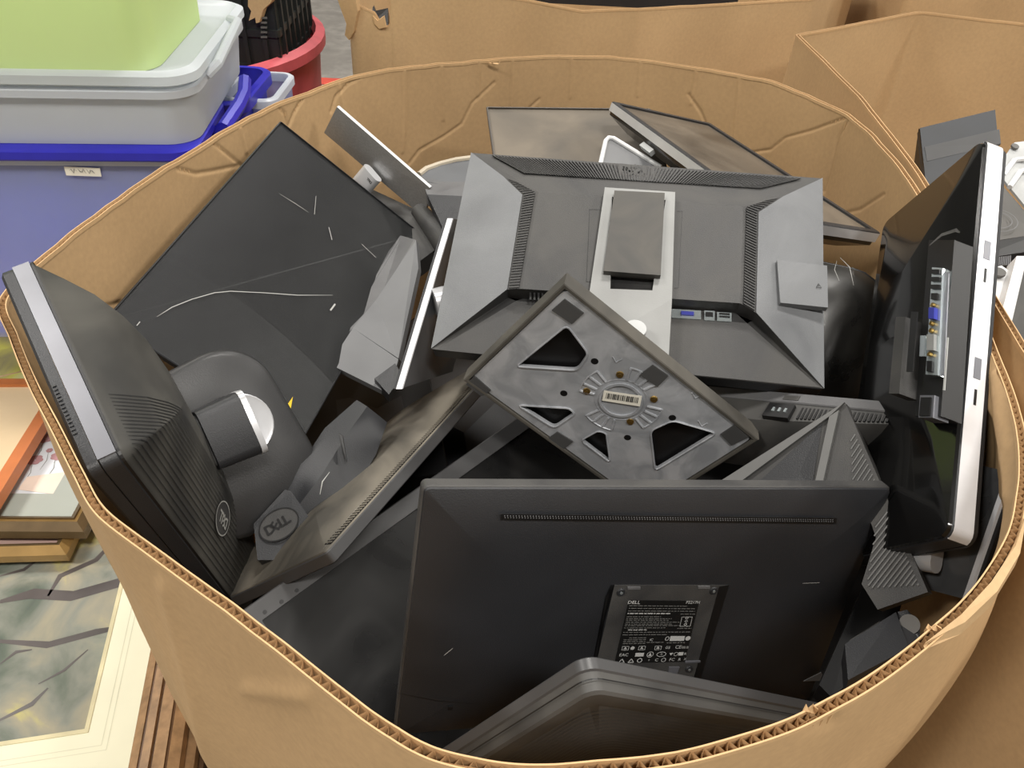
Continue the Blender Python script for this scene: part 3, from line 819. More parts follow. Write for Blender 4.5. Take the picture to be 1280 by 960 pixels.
for (x, y) in ((775, 466.8), (733.5, 487.5), (817.5, 497.5), (788, 525.5)):
    u, v = LB(x, y); c = MB(); c.tube([FB(u, v, .001), FB(u, v, .0032)], [.0045, .004], 14, cap=True); c.tube([FB(u, v, .0032), FB(u, v, .0034)], [.0022, .0018], 6)
    c.build('screw', 'brass', foot)
for (x, y) in ((743.5, 450.5), (705, 490.5), (840.5, 521), (784.5, 545.8)):
    u, v = LB(x, y); c = MB(); c.tube([FB(u, v, .001), FB(u, v, .0018)], [.0042, .0042], 14); c.build('screw_hole', 'deep', foot)
for l in (((690, 387), (706, 373), (730, 390.5), (715, 404)), ((583, 479.5), (593.5, 469), (614, 487), (602.5, 494.5)), ((684, 548), (697, 539), (716.5, 551), (703, 561.5)),
          ((799.5, 467.5), (816, 455.5), (835.5, 469), (822, 482.5)), ((900.5, 542), (918.5, 530), (936, 545), (914, 555.5))):
    c = MB(); c.prism([VB(x, y, .0015) for x, y in l], an * .002); c.build('rubber_pad', 'pad', foot)
lb = [VB(755, 488, .0036), VB(802.5, 495, .0036), VB(800, 508, .0036), VB(752.5, 500.5, .0036)]
c = MB(); c.prism(lb, an * .0003); lo = c.build('barcode_label', 'label_white', foot)
c = MB(); rnd = random.Random(3)
u_ = 0.08
A_, B_, C_, D_ = [Vector(q) + an * .0006 for q in lb]
while u_ < .92:
    wv = rnd.choice((.012, .02, .03))
    lo_, hi_ = .18, .72
    c.add([A_.lerp(B_, u_).lerp(D_.lerp(C_, u_), lo_), A_.lerp(B_, u_ + wv).lerp(D_.lerp(C_, u_ + wv), lo_), A_.lerp(B_, u_ + wv).lerp(D_.lerp(C_, u_ + wv), hi_), A_.lerp(B_, u_).lerp(D_.lerp(C_, u_), hi_)], [(0, 1, 2, 3)])
    u_ += wv + rnd.choice((.012, .02, .026))
c.build('barcode', 'ink', lo)
for (x, y) in ((770, 451), (869, 496), (877, 531)):
    c = MB(); c.tube([VB(x - 4, y - 5, .0018), VB(x, y + 2, .0018), VB(x + 7, y - 2, .0018)], .0008, 5); c.build('casting_mark', 'cast', foot)

# ---- front monitor, back towards us, with the rating label -----------------------------------------
front, P = monitor('monitor', 'large plain black monitor upright near the front, back outward with slim grille and rating label', 'M5', tb=.012, r=.005, bezel='black_soft',
                   shell='black', prof=PR((.0015, 0), (.002, .0022), (.006, .0036), (.016, .0064), (.030, .0092), (.048, .0110), (.075, .0115)))
V = P.V
zf = .0118
c = MB(); c.prism([V(626, 642, .0112), V(1045, 647, .0112), V(1045, 654, .0112), V(626, 649, .0112)], (0, 0, .0008)); gr = c.build('grille', 'deep', front)
c = MB(); a0, a1, b0, b1 = [Vector(V(x, y, .0122)) for x, y in ((629, 644), (1042, 649), (629, 648), (1042, 653))]
for i in range(130):
    f = (i + .5) / 130
    for q in (.2, .75):
        p_ = a0.lerp(a1, f + (0 if q < .5 else .0035)).lerp(b0.lerp(b1, f), q)
        c.box(p_, (.0009, .0007, .0008))
c.build('grille_mesh', 'grey', gr, kind='stuff')
# rating label recess
zq = zf + .0004
rq = [Vector(V(x, y, zf)) for x, y in ((768, 731), (910, 731), (872, 852), (742, 842))]
c = MB(); c.prism(rq, (0, 0, .0005)); rec = c.build('mount_plate', 'black_soft', front)
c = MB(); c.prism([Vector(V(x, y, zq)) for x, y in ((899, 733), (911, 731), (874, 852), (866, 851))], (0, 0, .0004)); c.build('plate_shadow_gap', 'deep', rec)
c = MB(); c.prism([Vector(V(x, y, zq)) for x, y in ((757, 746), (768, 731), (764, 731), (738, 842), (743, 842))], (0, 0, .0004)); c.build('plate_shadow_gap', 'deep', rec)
for x, y in ((776, 740), (891.5, 738), (861, 836)):
    c = MB(); u, v = P.L(x, y, zq); c.cyl((u, v, zq), (0, 0, 1), .0042, .0016, 18, r2=.0036); sw = c.build('screw', 'black', rec)
    c = MB(); c.cyl((u, v, zq + .0016), (0, 0, 1), .0015, .0003, 8); c.build('screw_head_slot', 'chrome', sw)
for l in (((784, 733), (800, 733), (800, 736), (784, 736)), ((872, 732), (887, 732), (887, 735), (872, 735)), ((745, 830), (761.5, 830), (761.5, 832), (745, 832)), ((856, 826), (875, 825), (875, 827), (856, 828)),
          ((836, 833), (849, 833), (846, 841), (835, 840))):
    c = MB(); c.prism([Vector(V(x, y, zq)) for x, y in l], (0, 0, .0012)); c.build('latch', 'silver_dull' if l[0][1] > 800 else 'grey', rec)
lq = [Vector(V(x, y, zq + .0004)) for x, y in ((786, 750), (874, 751), (856, 827), (768, 829))]
c = MB(); c.prism(lq, (0, 0, .0003)); lab = c.build('rating_label', 'label_black', rec)
zl = Vector((0, 0, .0006))
def LP(u, v): return lq[0].lerp(lq[1], u).lerp(lq[3].lerp(lq[2], u), v) + zl
lex, ley = (LP(1, .1) - LP(0, .1)).normalized(), Vector((0, 0, 1)).cross((LP(1, .1) - LP(0, .1)).normalized())
hw = (LP(1, 0) - LP(0, 0)).length; hh = (LP(0, 1) - LP(0, 0)).length
c = MB()
put_text(c, 'DELL', .0052, LP(.075, .03), lex, ley, sx=1.1, bold=.0001); put_text(c, 'P2217H', .0046, LP(.91, .02), lex, ley, bold=.0001)
def tl(u, v, s_, sz, k=0, **kw): put_text(c, s_, sz, LP(u, v), lex, ley, k, **kw)
# mains rating lines, as broken runs of fine print
rnd = random.Random(11)
def run(mb, u0, u1, v, hgt=.010):
    u = u0
    while u < u1:
        wv = min(rnd.uniform(.02, .075), u1 - u)
        mb.add([LP(u, v), LP(u + wv, v), LP(u + wv, v + hgt), LP(u, v + hgt)], [(0, 1, 2, 3)])
        u += wv + .012
d_ = MB()
for v, u1 in ((.075, .85), (.115, .96), (.155, .97), (.245, .5), (.275, .66), (.30, .62), (.33, .78), (.36, .68), (.385, .8), (.42, .6), (.49, .98), (.53, .64)):
    run(d_, .02, u1, v)
run(c, .02, .62, .19, .018); run(c, .08, .34, .45, .014)
for v in (.58, .61, .64, .67): run(d_, .12 if v < .6 else .05, .36, v)
run(d_, .77, .98, .20); run(d_, .77, .98, .43); run(d_, .38, .62, .655); run(d_, .67, .93, .665, .012)
bx = [LP(u, v) for u, v in ((.80, .25), (.95, .25), (.95, .40), (.80, .40))]
for i in range(4): c.strip([bx[i], bx[(i + 1) % 4]], .0005, (0, 0, 1), .0001)
for v in (.27, .32, .37): ring(c, LP(.875, v), lex, ley, .0016, .0014, .0006, 14)
tl(.44, .62, 'IC', .0042)
c.add([LP(.70, .56), LP(.91, .56), LP(.91, .64), LP(.70, .64)], [(0, 1, 2, 3)])
ring(c, LP(.66, .60), lex, ley, .0022, .0026, .0007, 16); disc(c, LP(.96, .6), lex, ley, .0028, n=16)
for u in (.1, .33, .56):
    q_ = [LP(u - .045, .72), LP(u + .045, .72), LP(u + .045, .78), LP(u - .045, .78)]
    for i in range(4): c.strip([q_[i], q_[(i + 1) % 4]], .0005, (0, 0, 1), .0001)
    q_ = [LP(u, .725), LP(u + .025, .765), LP(u - .025, .765)]
    c.add(q_, [(0, 1, 2)])
disc(c, LP(.20, .75), lex, ley, .0022, n=12); tl(.70, .75, 'GS', .0046); tl(.85, .745, 'CE', .0058); run(d_, .9, 1.0, .73, .04)
tl(.1, .86, 'EAC', .0052); c.add([LP(.26, .83), LP(.38, .83), LP(.38, .89), LP(.26, .89)], [(0, 1, 2, 3)])
ring(c, LP(.47, .86), lex, ley, .0036, .0036, .0006, 18); q_ = [LP(.47, .83), LP(.495, .885), LP(.445, .885)]; c.add(q_, [(0, 1, 2)])
ring(c, LP(.63, .86), lex, ley, .0052, .0032, .0007, 20); tl(.63, .86, 'EI', .003)
c.add([LP(.74, .84), LP(.80, .84), LP(.77, .885)], [(0, 1, 2)]); ring(c, LP(.84, .86), lex, ley, .0024, .0024, .0005, 14); c.add([LP(.875, .83), LP(.945, .83), LP(.945, .885), LP(.875, .885)], [(0, 1, 2, 3)])
tl(.975, .86, 'R', .0044)
for u in (.09, .22): 
    q_ = [LP(u, .925), LP(u + .04, .985), LP(u - .04, .985)]
    for i in range(3): c.strip([q_[i], q_[(i + 1) % 3]], .0009, (0, 0, 1), .0001)
ring(c, LP(.34, .955), lex, ley, .0028, .0028, .0008, 16); tl(.47, .955, '+', .004); tl(.58, .955, 'C', .0052); ring(c, LP(.68, .955), lex, ley, .0026, .0026, .0007, 14)
tl(.80, .955, 'FC', .0052); tl(.91, .955, 'R', .0048); tl(.99, .95, 'X', .0042)
c.build('label_lettering', 'label_ink', lab); d_.build('label_fine_print', 'label_dim', lab)
c = MB(); c.prism([V(1004, 851, .0116), V(1026, 840, .0116), V(1033, 850, .0116)], (0, 0, .0008)); c.build('triangle_mark', 'grey', front)
c = MB(); u, v = P.L(563, 885, .0116); c.box((u, v, .0118), (.004, .004, .001)); c.build('lock_slot', 'deep', front)
c = MB(); c.strip([V(555, 819, .0116), V(566, 810, .0116)], .0006, (0, 0, 1)); c.build('scratch', 'scratch', front)
c = MB(); c.strip([V(1003, 729, .0116), V(1024, 728, .0116)], .0005, (0, 0, 1)); c.build('scratch', 'scratch', front)
c = MB(); c.strip([V(497, 866, .012), V(548, 876, .012), V(600, 880, .012)], .0008, (0, 0, 1)); c.build('shell_seam', 'deep', front)

# ---- monitor leaning over the left rim, upside down ------------------------------------------------
pr1 = [(.0015, 0), (.002, .002), (.004, .004), (.018, .018), (.035, .034), (.055, .047), (.075, .055), (.10, .059)]
lm, P = monitor('monitor', 'black monitor on its side leaning over the left rim, silver edge up, rounded foot attached', 'M1', tb=.015, r=.010, bw=.016, bezel='black', shell='dust_shell', prof=PR(*pr1))
V = P.V; W, H = P.W, P.H
def hgt(x, y, prof):
    d = min(W / 2 - abs(x), H / 2 - abs(y))
    if d < prof[0][0]: return -1
    for (a, z0), (b, z1) in zip(prof, prof[1:]):
        if d <= b: return z0 + (z1 - z0) * max(0, d - a) / (b - a)
    return prof[-1][1]
h1 = lambda x, y: hgt(x, y, pr1)
c = MB(); c.box((W / 2 + .0003, -.001, -.0075), (.0016, H - .012, .0140)); c.build('side_band', 'silver_dull', lm, label='silver band along the upper side')
c = MB(); c.loft([rr(W, H, .010, 5, z=-.015), rr(W, H, .010, 5, z=-.0235), rr(W - .006, H - .006, .008, 5, z=-.026), rr(W - .03, H - .03, .004, 5, z=-.026), rr(W - .03, H - .03, .004, 5, z=-.018)], False, False)
c.build('front_rim', 'black', lm, smooth=True)
c = MB(); c.loft([rr(W + .0004, H + .0004, .010, 5, z=.0), rr(W + .0004, H + .0004, .010, 5, z=.0022)], False, False); c.build('shell_gap', 'deep', lm)
c = MB()
for i in range(16):
    y = H / 2 - .007 - i * .0042
    c.strip([(x, y, h1(x, y) + .0003) for x in [W / 2 - .010 - (W * .85) * q / 60 for q in range(61)]], .0010, (0, .3, 1), .0005)
c.build('shell_groove', 'deep', lm, kind='stuff')
lc = P.hit(277, 648, h1); lu = P.hit(270, 628, h1) ; lv = P.hit(284, 640, h1)
ez = Vector((h1(lc.x, lc.y) - h1(lc.x + .004, lc.y), h1(lc.x, lc.y) - h1(lc.x, lc.y + .004), .004)).normalized()
ex = (Vector((1, 0, 0)) - ez * ez.x).normalized(); ey = ez.cross(ex)
o_ = lc + ez * .0016
c = MB(); ring(c, o_, ex, ey, .0235, .0175, .0014); maker_mark(c, o_, ex, ey, .0165)
bg = MB(); disc(bg, o_ - ez * .0006, ex, ey, .0235, .0175, 32); bo = bg.build('badge', 'black_soft', lm); c.build('badge_lettering', 'logo_grey', bo)
print('badge', lc, ez)
c = MB()
for i in range(14):
    c.box((W / 2 - .001, H * .12 + .004 * i, -.0215), (.004, .0018, .003))
c.build('button_slats', 'deep', lm, kind='stuff')
# neck block, collar ring and rounded foot plate
A_ = P.loc(PX(212, 565, .800)); B_ = P.loc(PX(330, 542, .845))
d_ = (B_ - A_).normalized()
foot_n = P.loc(P.t + Vector((.50, -.62, .60)).normalized()); fx = (P.loc(PX(360, 640, .86)) - P.loc(PX(235, 450, .86))); fx = (fx - foot_n * fx.dot(foot_n)).normalized(); fy = foot_n.cross(fx)
fc = P.loc(PX(287, 556, .868))
c = MB()
def fp(u, v, z): return fc + fx * u + fy * v + foot_n * z
out = rr(.206, .160, .058, 8)
outl = [(x, y * (1.0 if y < 0 else 1.0)) for x, y, z in out]
c.loft([[fp(x * .985, y * .985, -.014) for x, y in outl], [fp(x, y, -.010) for x, y in outl], [fp(x, y, -.001) for x, y in outl], [fp(x * .975, y * .975, .004) for x, y in outl], [fp(x * .93, y * .92, .007) for x, y in outl], [fp(x * .5, y * .5, .0085) for x, y in outl]])
fo = c.build('foot_plate', 'foot_black', lm, smooth=True)
cx_, cy_ = Q_ = ((P.loc(PX(306, 532, .85)) - fc).dot(fx), (P.loc(PX(306, 532, .85)) - fc).dot(fy))
c = MB(); c.loft([[fp(cx_ + (.036 * math.cos(a)) * k_, cy_ + (.036 * math.sin(a)) * k_, z) for a in [2 * math.pi * i / 32 for i in range(32)]] for z, k_ in ((.004, 1), (.0105, 1), (.0115, .97), (.0105, .86))])
c.build('collar', 'silver', fo, smooth=True, label='bright silver collar ring')
def block(p_, q_, w_, h_, ux, uz, nm, mt, par, tap=1.0, bev=.006):
    rings = []
    for t_, k_ in ((0, 1), (1, tap)):
        o_ = p_.lerp(q_, t_)
        rings.append([o_ + ux * x * k_ + uz * y * k_ for x, y, z in rr(w_, h_, bev, 3)])
    g = MB(); g.loft(rings); return g.build(nm, mt, par, smooth=True)
uz = (foot_n - d_ * foot_n.dot(d_)).normalized(); ux = uz.cross(d_)
A2 = P.loc(PX(222, 566, .795)); M2 = P.loc(PX(268, 548, .805)); B2 = P.loc(PX(308, 529, .835)); 
dd = (B2 - A2).normalized(); uz = (foot_n - dd * foot_n.dot(dd)).normalized(); ux = uz.cross(dd)
block(A2 - dd * .03, A2.lerp(B2, .42), .058, .024, ux, uz, 'neck', 'neck_black', lm, 1.0)
block(A2.lerp(B2, .38), A2.lerp(B2, 1.0), .066, .040, ux, uz, 'neck_cap', 'black', lm, 1.08, .010)
block(A2.lerp(B2, .985), A2.lerp(B2, 1.07), .0725, .044, ux, uz, 'neck_band', 'silver', lm, 1.0, .010)
c = MB(); c.box(P.loc(PX(222, 505, .80)), (.010, .006, .006)); c.build('latch', 'grey', lm)

# ---- big matte panel with long scratches, its metal foot sticking up behind -------------------------
mp, P = monitor('monitor', 'large flat matte black panel with long pale scratches tilted against the left wall', 'M2', s=-1, tb=.003, bw=.0016, r=.003, bezel='black', screen='screen_matte')
V = P.V; W, H = P.W, P.H
# the front frame sits at local z = 0..; turn: visible face is z = 0
c = MB(); c.loft([rr(W - .001, H - .001, .003, 4, z=0), rr(W - .004, H - .004, .003, 4, z=-.009), rr(W - .05, H - .05, .01, 4, z=-.024)], False, True); c.build('back_shell', 'black_soft', mp, smooth=True)
for l, wd in (([(196, 396), (215, 384), (240, 374), (268, 366), (288, 364), (330, 366), (372, 369), (416, 369)], .0009), ([(349, 242), (370, 255), (385, 265)], .0007), ([(411, 284), (415, 300)], .0009), ([(452, 305), (470, 322)], .0006), ([(339, 500), (350, 493)], .0008), ([(413, 388), (419, 380)], .0022), ([(171, 407), (175, 402)], .0010), ([(395, 245), (393, 268)], .0006)):
    c = MB(); c.strip([V(x, y, .0031) for x, y in l], wd, (0, 0, 1), .0001); c.build('scratch', 'scratch', mp)
c = MB(); c.prism([V(354, 513, .0032), V(366, 496, .0032), V(363, 513, .0032)], (0, 0, .0003)); c.build('sticker', 'yellow', mp, label='yellow corner sticker')
ft = [P.loc(PX(x, y, d)) for x, y, d in ((421, 134, 1.17), (537, 235, 1.17), (531, 273, 1.19), (405, 166, 1.19))]
nn = (ft[1] - ft[0]).cross(ft[3] - ft[0]).normalized()
if nn.dot(P.loc(CAM) - ft[0]) < 0: nn = -nn
c = MB(); c.prism([q for q in ft], -nn * .006); c.build('foot_plate', 'brushed', mp)
c = MB(); e0, e1 = ft[0], ft[1]; off = (ft[0] - ft[3]).normalized()
c.prism([e0 + off * .0005, e1 + off * .0005, e1 + off * .0025 - nn * .002, e0 + off * .0025 - nn * .002], -nn * .004); c.build('foot_edge', 'white', mp)
a, b_ = P.loc(PX(466, 216, 1.172)), P.loc(PX(432, 256, 1.21))
d_ = (b_ - a).normalized(); ux = d_.cross(nn).normalized()
k = block(a, b_, .034, .020, ux, nn, 'neck', 'silver', mp, 1.0, .008)
c = MB(); maker_mark(c, a.lerp(b_, .12) + nn * .0103 - ux * .006, ux, -d_ if ux.cross(-d_).dot(nn) > 0 else d_, .0055); c.build('maker_mark', 'ink', k)

# ---- tall monitor on the right with silver edge and a row of sockets -------------------------------
pr7 = [(.001, .001, .001, .001, 0), (.002, .002, .002, .002, .003), (.03, .022, .05, .09, .012), (.045, .05, .10, .16, .022), (.055, .075, .14, .22, .029)]
rmn, P = monitor('monitor', 'glossy black monitor on end at the right with bright silver edge and socket bay', 'M7', tb=.019, r=.012, bw=.014, bezel='black', shell='gloss', prof=pr7)
V = P.V; W, H = P.W, P.H
c = MB(); c.loft([[(W / 2 - .0105 + .011 * math.cos(a), s_ * (H / 2 - .0105) + s_ * .011 * math.sin(a), z) for s_, l_ in ((-1, (1.2, .8, .4, 0)), (1, (0, .4, .8, 1.2))) for a in l_] for z in (-.001, -.019)], False, False); c.build('side_band', 'silver_bright', rmn, smooth=True, label='bright silver side band')
c = MB(); c.loft([rr(W, H, .012, 5, z=-.019), rr(W - .002, H - .002, .012, 5, z=-.024), rr(W - .03, H - .03, .01, 5, z=-.024)], False, False); c.build('front_rim', 'black', rmn, smooth=True)
for (x, y) in ((1217, 318), (1198, 467)):
    for dy, hh_, wd in ((0, 26, .007), (28, 18, .0025)):
        u, v = P.L(x + 2, y, -.006); u2, v2 = P.L(x + 1, y + hh_, -.006)
        c = MB(); p0 = Vector((W / 2 + .0004, v - (.030 if dy else 0), -.010)); c.box(p0, (.0012, .022 if not dy else .016, wd)); c.build('clip_slot', 'silver_dull' if not dy else 'deep', rmn)
# socket bay: recessed dark channel with a metal plate
def V7(px, py, z): return Vector(V(px, py, z))
zb_ = .030
c = MB(); c.prism([V7(1161, 300, zb_), V7(1193, 300, zb_), V7(1176, 520, zb_), V7(1144, 520, zb_)], (0, 0, -.02)); bay = c.build('socket_bay', 'deep', rmn)
zz = .0365
c = MB(); c.prism([V7(1165, 334, zz), V7(1178, 335, zz), V7(1172, 469, zz), V7(1157, 468, zz)], (0, 0, -.008)); plt = c.build('socket_plate', 'chrome', rmn)
c = MB(); c.prism([V7(1152, 420, zz), V7(1159, 420, zz), V7(1158, 446, zz), V7(1151, 446, zz)], (0, 0, .0015)); c.build('plate_lug', 'chrome', plt)
def sock(nm, mt, x, y, w_, h_, z=.0368, t=.002):
    c = MB(); c.prism([V7(x - w_ / 2, y - h_ / 2, z), V7(x + w_ / 2, y - h_ / 2, z), V7(x + w_ / 2 - .3, y + h_ / 2, z), V7(x - w_ / 2 - .3, y + h_ / 2, z)], (0, 0, t)); return c.build(nm, mt, plt)
for y in (340, 349.5, 359): sock('usb_socket', 'deep', 1171, y, 11, 5)
sock('usb_socket', 'deep', 1170, 371, 8, 7.5)
sock('video_socket', 'vga_blue', 1169, 393, 7, 14, t=.004); sock('video_socket', 'beige', 1166.5, 429, 9, 20, t=.003); sock('video_socket', 'deep', 1164, 458.5, 6.5, 13)
for y in (382, 405, 414, 443.5):
    u = V7(1168 - (y - 382) * .06, y, .0368); c = MB(); c.cyl(u, (0, 0, 1), .0022, .003, 8); c.build('socket_screw', 'brass', plt)
c = MB(); c.prism([V7(1180, 340, .0335), V7(1187, 341, .0335), V7(1181, 470, .0335), V7(1174, 470, .0335)], (0, 0, .001)); c.build('side_shield', 'silver_dull', rmn)
c = MB(); q_ = [V7(1184, 422, .0345), V7(1186, 422, .0345), V7(1181.5, 488, .0345), V7(1179, 488, .0345)]; c.prism(q_, (0, 0, .0004)); c.build('socket_legend', 'label_ink', rmn)
c = MB(); c.prism([V7(1150, 494, .0345), V7(1168, 494, .0345), V7(1166, 522, .0345), V7(1148, 522, .0345)], (0, 0, -.015)); ps = c.build('power_socket', 'silver_dull', rmn)
c = MB(); c.prism([V7(1152, 497, .0350), V7(1165, 497, .0350), V7(1163, 520, .0350), V7(1150, 520, .0350)], (0, 0, .001)); c.build('power_inlet', 'deep', ps)
c = MB(); c.prism([V7(1120, 396, .0465), V7(1132, 396, .0465), V7(1124, 492, .0465), V7(1111, 492, .0465)], (0, 0, -.02)); c.build('mount_rail', 'black_soft', rmn)
c = MB(); c.prism([V7(1140, 390, .0462), V7(1148, 390, .0462), V7(1142, 465, .0462), V7(1134, 465, .0462)], (0, 0, .001)); c.build('mount_recess', 'deep', rmn)
c = MB(); c.strip([V7(1163, 307, .036), V7(1178, 294, .032), V7(1196, 288, .028), V7(1201, 291, .026)], .004, (0, 0, 1), .001); c.build('bay_brow', 'black_soft', rmn)
# its foot plate and bright neck
f4 = [PX(1192, 574, .74), PX(1258, 589, .672), PX(1203, 748, .70), PX(1118, 726, .775)]
f4 = [P.loc(q) for q in f4]
nn = (f4[1] - f4[0]).cross(f4[3] - f4[0]).normalized()
if nn.dot(P.loc(CAM) - f4[0]) < 0: nn = -nn
c = MB(); c.prism(f4, -nn * .005); fo = c.build('foot_plate', 'gloss_plate', rmn, label='glossy black foot plate with silver edge')
o_ = (f4[1] - f4[0]).normalized()
c = MB(); c.prism([f4[1], f4[1] + o_ * .0055, f4[2] + o_ * .0055, f4[2]], -nn * .003); c.build('foot_edge', 'silver_bright', fo)
c = MB(); c.prism([f4[1] + o_ * .001 - nn * .003, f4[1] + o_ * .010 - nn * .003, f4[2] + o_ * .010 - nn * .003, f4[2] + o_ * .001 - nn * .003], -nn * .006); c.build('foot_underside', 'deep', fo)
a, b_ = P.loc(PX(1112, 684, .755)), P.loc(PX(1172, 694, .715))
d_ = (b_ - a).normalized(); ux = nn.cross(d_).normalized(); n2 = d_.cross(ux)
block(a, b_, .034, .020, ux, n2, 'neck', 'silver', rmn, 1.0, .009)

# ---- long dusty monitor across the left middle ------------------------------------------------------
dm, P = monitor('monitor', 'long dusty monitor slanting across the left middle, slotted vent along its near edge', 'M9', tb=.014, r=.005, bw=.014, bezel='grey_edge', shell='dusty',
                prof=PR((.001, 0), (.002, .0015), (.009, .003), (.030, .011), (.06, .018), (.09, .022)))
V = P.V; W, H = P.W, P.H
c = MB(); za = .0022
v0, v1 = Vector((-W / 2 + .012, -H / 2 + .0022, .0021)), Vector((W / 2 - .05, -H / 2 + .0022, .0021))
w_ = Vector((0, .0095, .0016))
c.prism([v0, v1, v1 + w_, v0 + w_], (0, 0, .0004)); ve = c.build('vent_opening', 'deep', dm)
c = MB(); slats(P, [v0 + Vector((0, 0, .0005)), v0 + w_ + Vector((0, 0, .0005)), v1 + w_ + Vector((0, 0, .0005)), v1 + Vector((0, 0, .0005))], 84, .45, mb=c, lift=.0007); c.build('vent_slats', 'dusty', ve, kind='stuff')
c = MB(); c.strip([(-W / 2 + .004, -H / 2 + .006, .0032), (-W / 2 + .06, -H / 2 + .012, .0045), (-W / 2 + .10, -H / 2 + .011, .0045)], .0007, (0, 0, 1), .0004); c.build('scratch', 'scratch', dm)

# ---- wide dark screen under it ---------------------------------------------------------------------
ws, P = monitor('monitor', 'wide dark glossy screen lying face up behind the front monitor, thin dotted bezel', 'M10', s=-1, tb=.006, r=.006, bw=.020, bezel='grey_edge', screen='screen')
V = P.V; W, H = P.W, P.H
c = MB(); c.loft(shell_loft(W, H, PR((.001, 0), (.03, .02), (.07, .03)), -1, .006), False, True); c.build('back_shell', 'black', ws, smooth=True)
for i, (x, y) in enumerate(((331, 765), (352, 752), (371, 738))):
    u, v = P.L(x, y, .0062); c = MB(); c.cyl((u, v, .0060), (0, 0, 1), .0022, .0006, 10); c.build('bezel_button', 'deep', ws)

# ---- ribbed monitor corner poking over the front wall ------------------------------------------------
fm_, P = monitor('monitor', 'dark grey ribbed monitor corner at the very front, against the front wall of the box', 'M11', tb=.010, r=.012, bw=.014, bezel='grey_edge', shell='grey_dark',
                prof=PR((.0012, 0), (.0012, .013), (.0030, .015), (.016, .0155), (.020, .0130), (.06, .016)))
W, H = P.W, P.H
c = MB()
for i in range(22):
    q = .024 + i * .0042
    z = .0132 + (.003 * (q - .02) / .04 if q < .06 else .003)
    l = [(-W / 2 + q, -H / 2 + .06, z)] + [(-W / 2 + q + .02 - .02 * math.cos(a), H / 2 - q - .02 + .02 * math.sin(a), z) for a in [math.pi / 2 * k_ / 6 for k_ in range(7)]] + [(W / 2 - .06, H / 2 - q, z)]
    c.strip(l, .0011, (0, 0, 1), .0007)
c.build('ribs', 'grey_edge', fm_, kind='stuff')
c = MB(); c.loft([rr(W + .0006, H + .0006, .012, 5, z=.0055), rr(W + .0006, H + .0006, .012, 5, z=.0064)], False, False); c.build('shell_seam', 'deep', fm_)

# ---- dusty panel against the back wall ---------------------------------------------------------------
bm_, P = monitor('monitor', 'dust-coated dark panel leaning at the back wall behind the top monitor', 'M12', s=-1, tb=.0035, r=.003, bw=.003, bezel='wood_dark_rim', screen='dusty_thick')
W, H = P.W, P.H
c = MB(); c.loft(shell_loft(W, H, PR((.001, 0), (.004, .02), (.05, .035)), -1, .004), False, True); c.build('back_shell', 'black', bm_, smooth=True)

# ---- tilted monitor at the back right, silver side ---------------------------------------------------
tm, P = monitor('monitor', 'tilted monitor at the back right, dark dusty screen up and silver left side', 'M13', s=-1, tb=.004, r=.004, bw=.010, bezel='black', screen='screen_brown')
W, H = P.W, P.H
c = MB(); c.loft([rr(W + .0006, H + .0006, .004, 4, z=.0025), rr(W + .0006, H + .0006, .004, 4, z=-.010)], False, False); c.build('side_trim', 'silver', tm, label='silver side band')
c = MB(); c.loft(shell_loft(W, H, PR((.0015, 0), (.0015, .010), (.002, .016), (.03, .034), (.06, .040)), -1, .006), False, True); c.build('back_shell', 'gloss', tm, smooth=True)
c = MB(); c.box((-W / 2 + .003, H / 2 - .13, -.0235), (.008, .03, .008), (Vector((.75, 0, -.66)), Vector((0, 1, 0)), Vector((.66, 0, .75)))); c.build('side_label', 'offwhite', tm)

# ---- dark monitor standing behind the right of the top one -------------------------------------------
dk, P = monitor('monitor', 'glossy dark monitor with rounded back standing under the right end of the top one', 'M16', tb=.012, r=.05, bw=.014, bezel='black', shell='gloss_dusty',
                prof=PR((.002, 0), (.004, .004), (.02, .016), (.045, .028), (.08, .034)))
V = P.V
for l in ([(1049, 351), (1043, 337), (1046, 326)], [(1050, 322), (1062, 334), (1067, 357)]):
    c = MB(); c.strip([V(x, y, .035) for x, y in l], .0009, (0, 0, 1), .0004); c.build('scratch', 'scratch', dk)

# ---- monitor whose bottom edge runs across the right middle ------------------------------------------
ed, P = monitor('monitor', 'dark grey monitor seen edge on below the top one, tapering vents and power inlet', 'M8', tb=.016, r=.004, bw=.014, bezel='grey', shell='grey_dark', prof=None)
W, H = P.W, P.H
def taper(x): 
    t_ = max(0.0, min(1.0, (W / 2 - x) / .20)); return .004 + .030 * (t_ ** .75)
rings = []
for i in range(25):
    x = -W / 2 + W * i / 24; x = max(-W / 2 + .001, min(W / 2 - .001, x)); h_ = taper(x)
    rings.append([(x, H / 2 - .002, 0), (x, H / 2 - .004, h_ * .85), (x, H / 2 - .014, h_), (x, -H / 2 + .01, h_), (x, -H / 2 + .004, 0)])
c = MB(); c.loft(rings); c.build('back_shell', 'grey_dark', ed, smooth=True)
c = MB(); n_ = 34
for i in range(n_):
    x = W / 2 - .012 - i * .0043; h_ = taper(x)
    c.box((x, H / 2 - .0024 - h_ * .03, h_ * .46), (.0021, .0022, h_ * .62))
c.build('vent_slots', 'deep', ed, kind='stuff')
def V8(px, py, z):                                   # point on the edge face (local y = H/2)
    r_ = ray(px, py); p0 = P.t + P.y * (H / 2); return P.loc(CAM + r_ * ((p0 - CAM).dot(P.y) / r_.dot(P.y)))
a = V8(985, 505, 0); c = MB(); c.box((a.x, H / 2 + .0002, -.007), (.018, .0008, .007)); c.build('cover_plate', 'grey_dark', ed)
a = V8(967, 525, 0); c = MB(); c.box((a.x, H / 2 - .001, .016), (.030, .006, .022)); pw = c.build('power_socket', 'deep', ed)
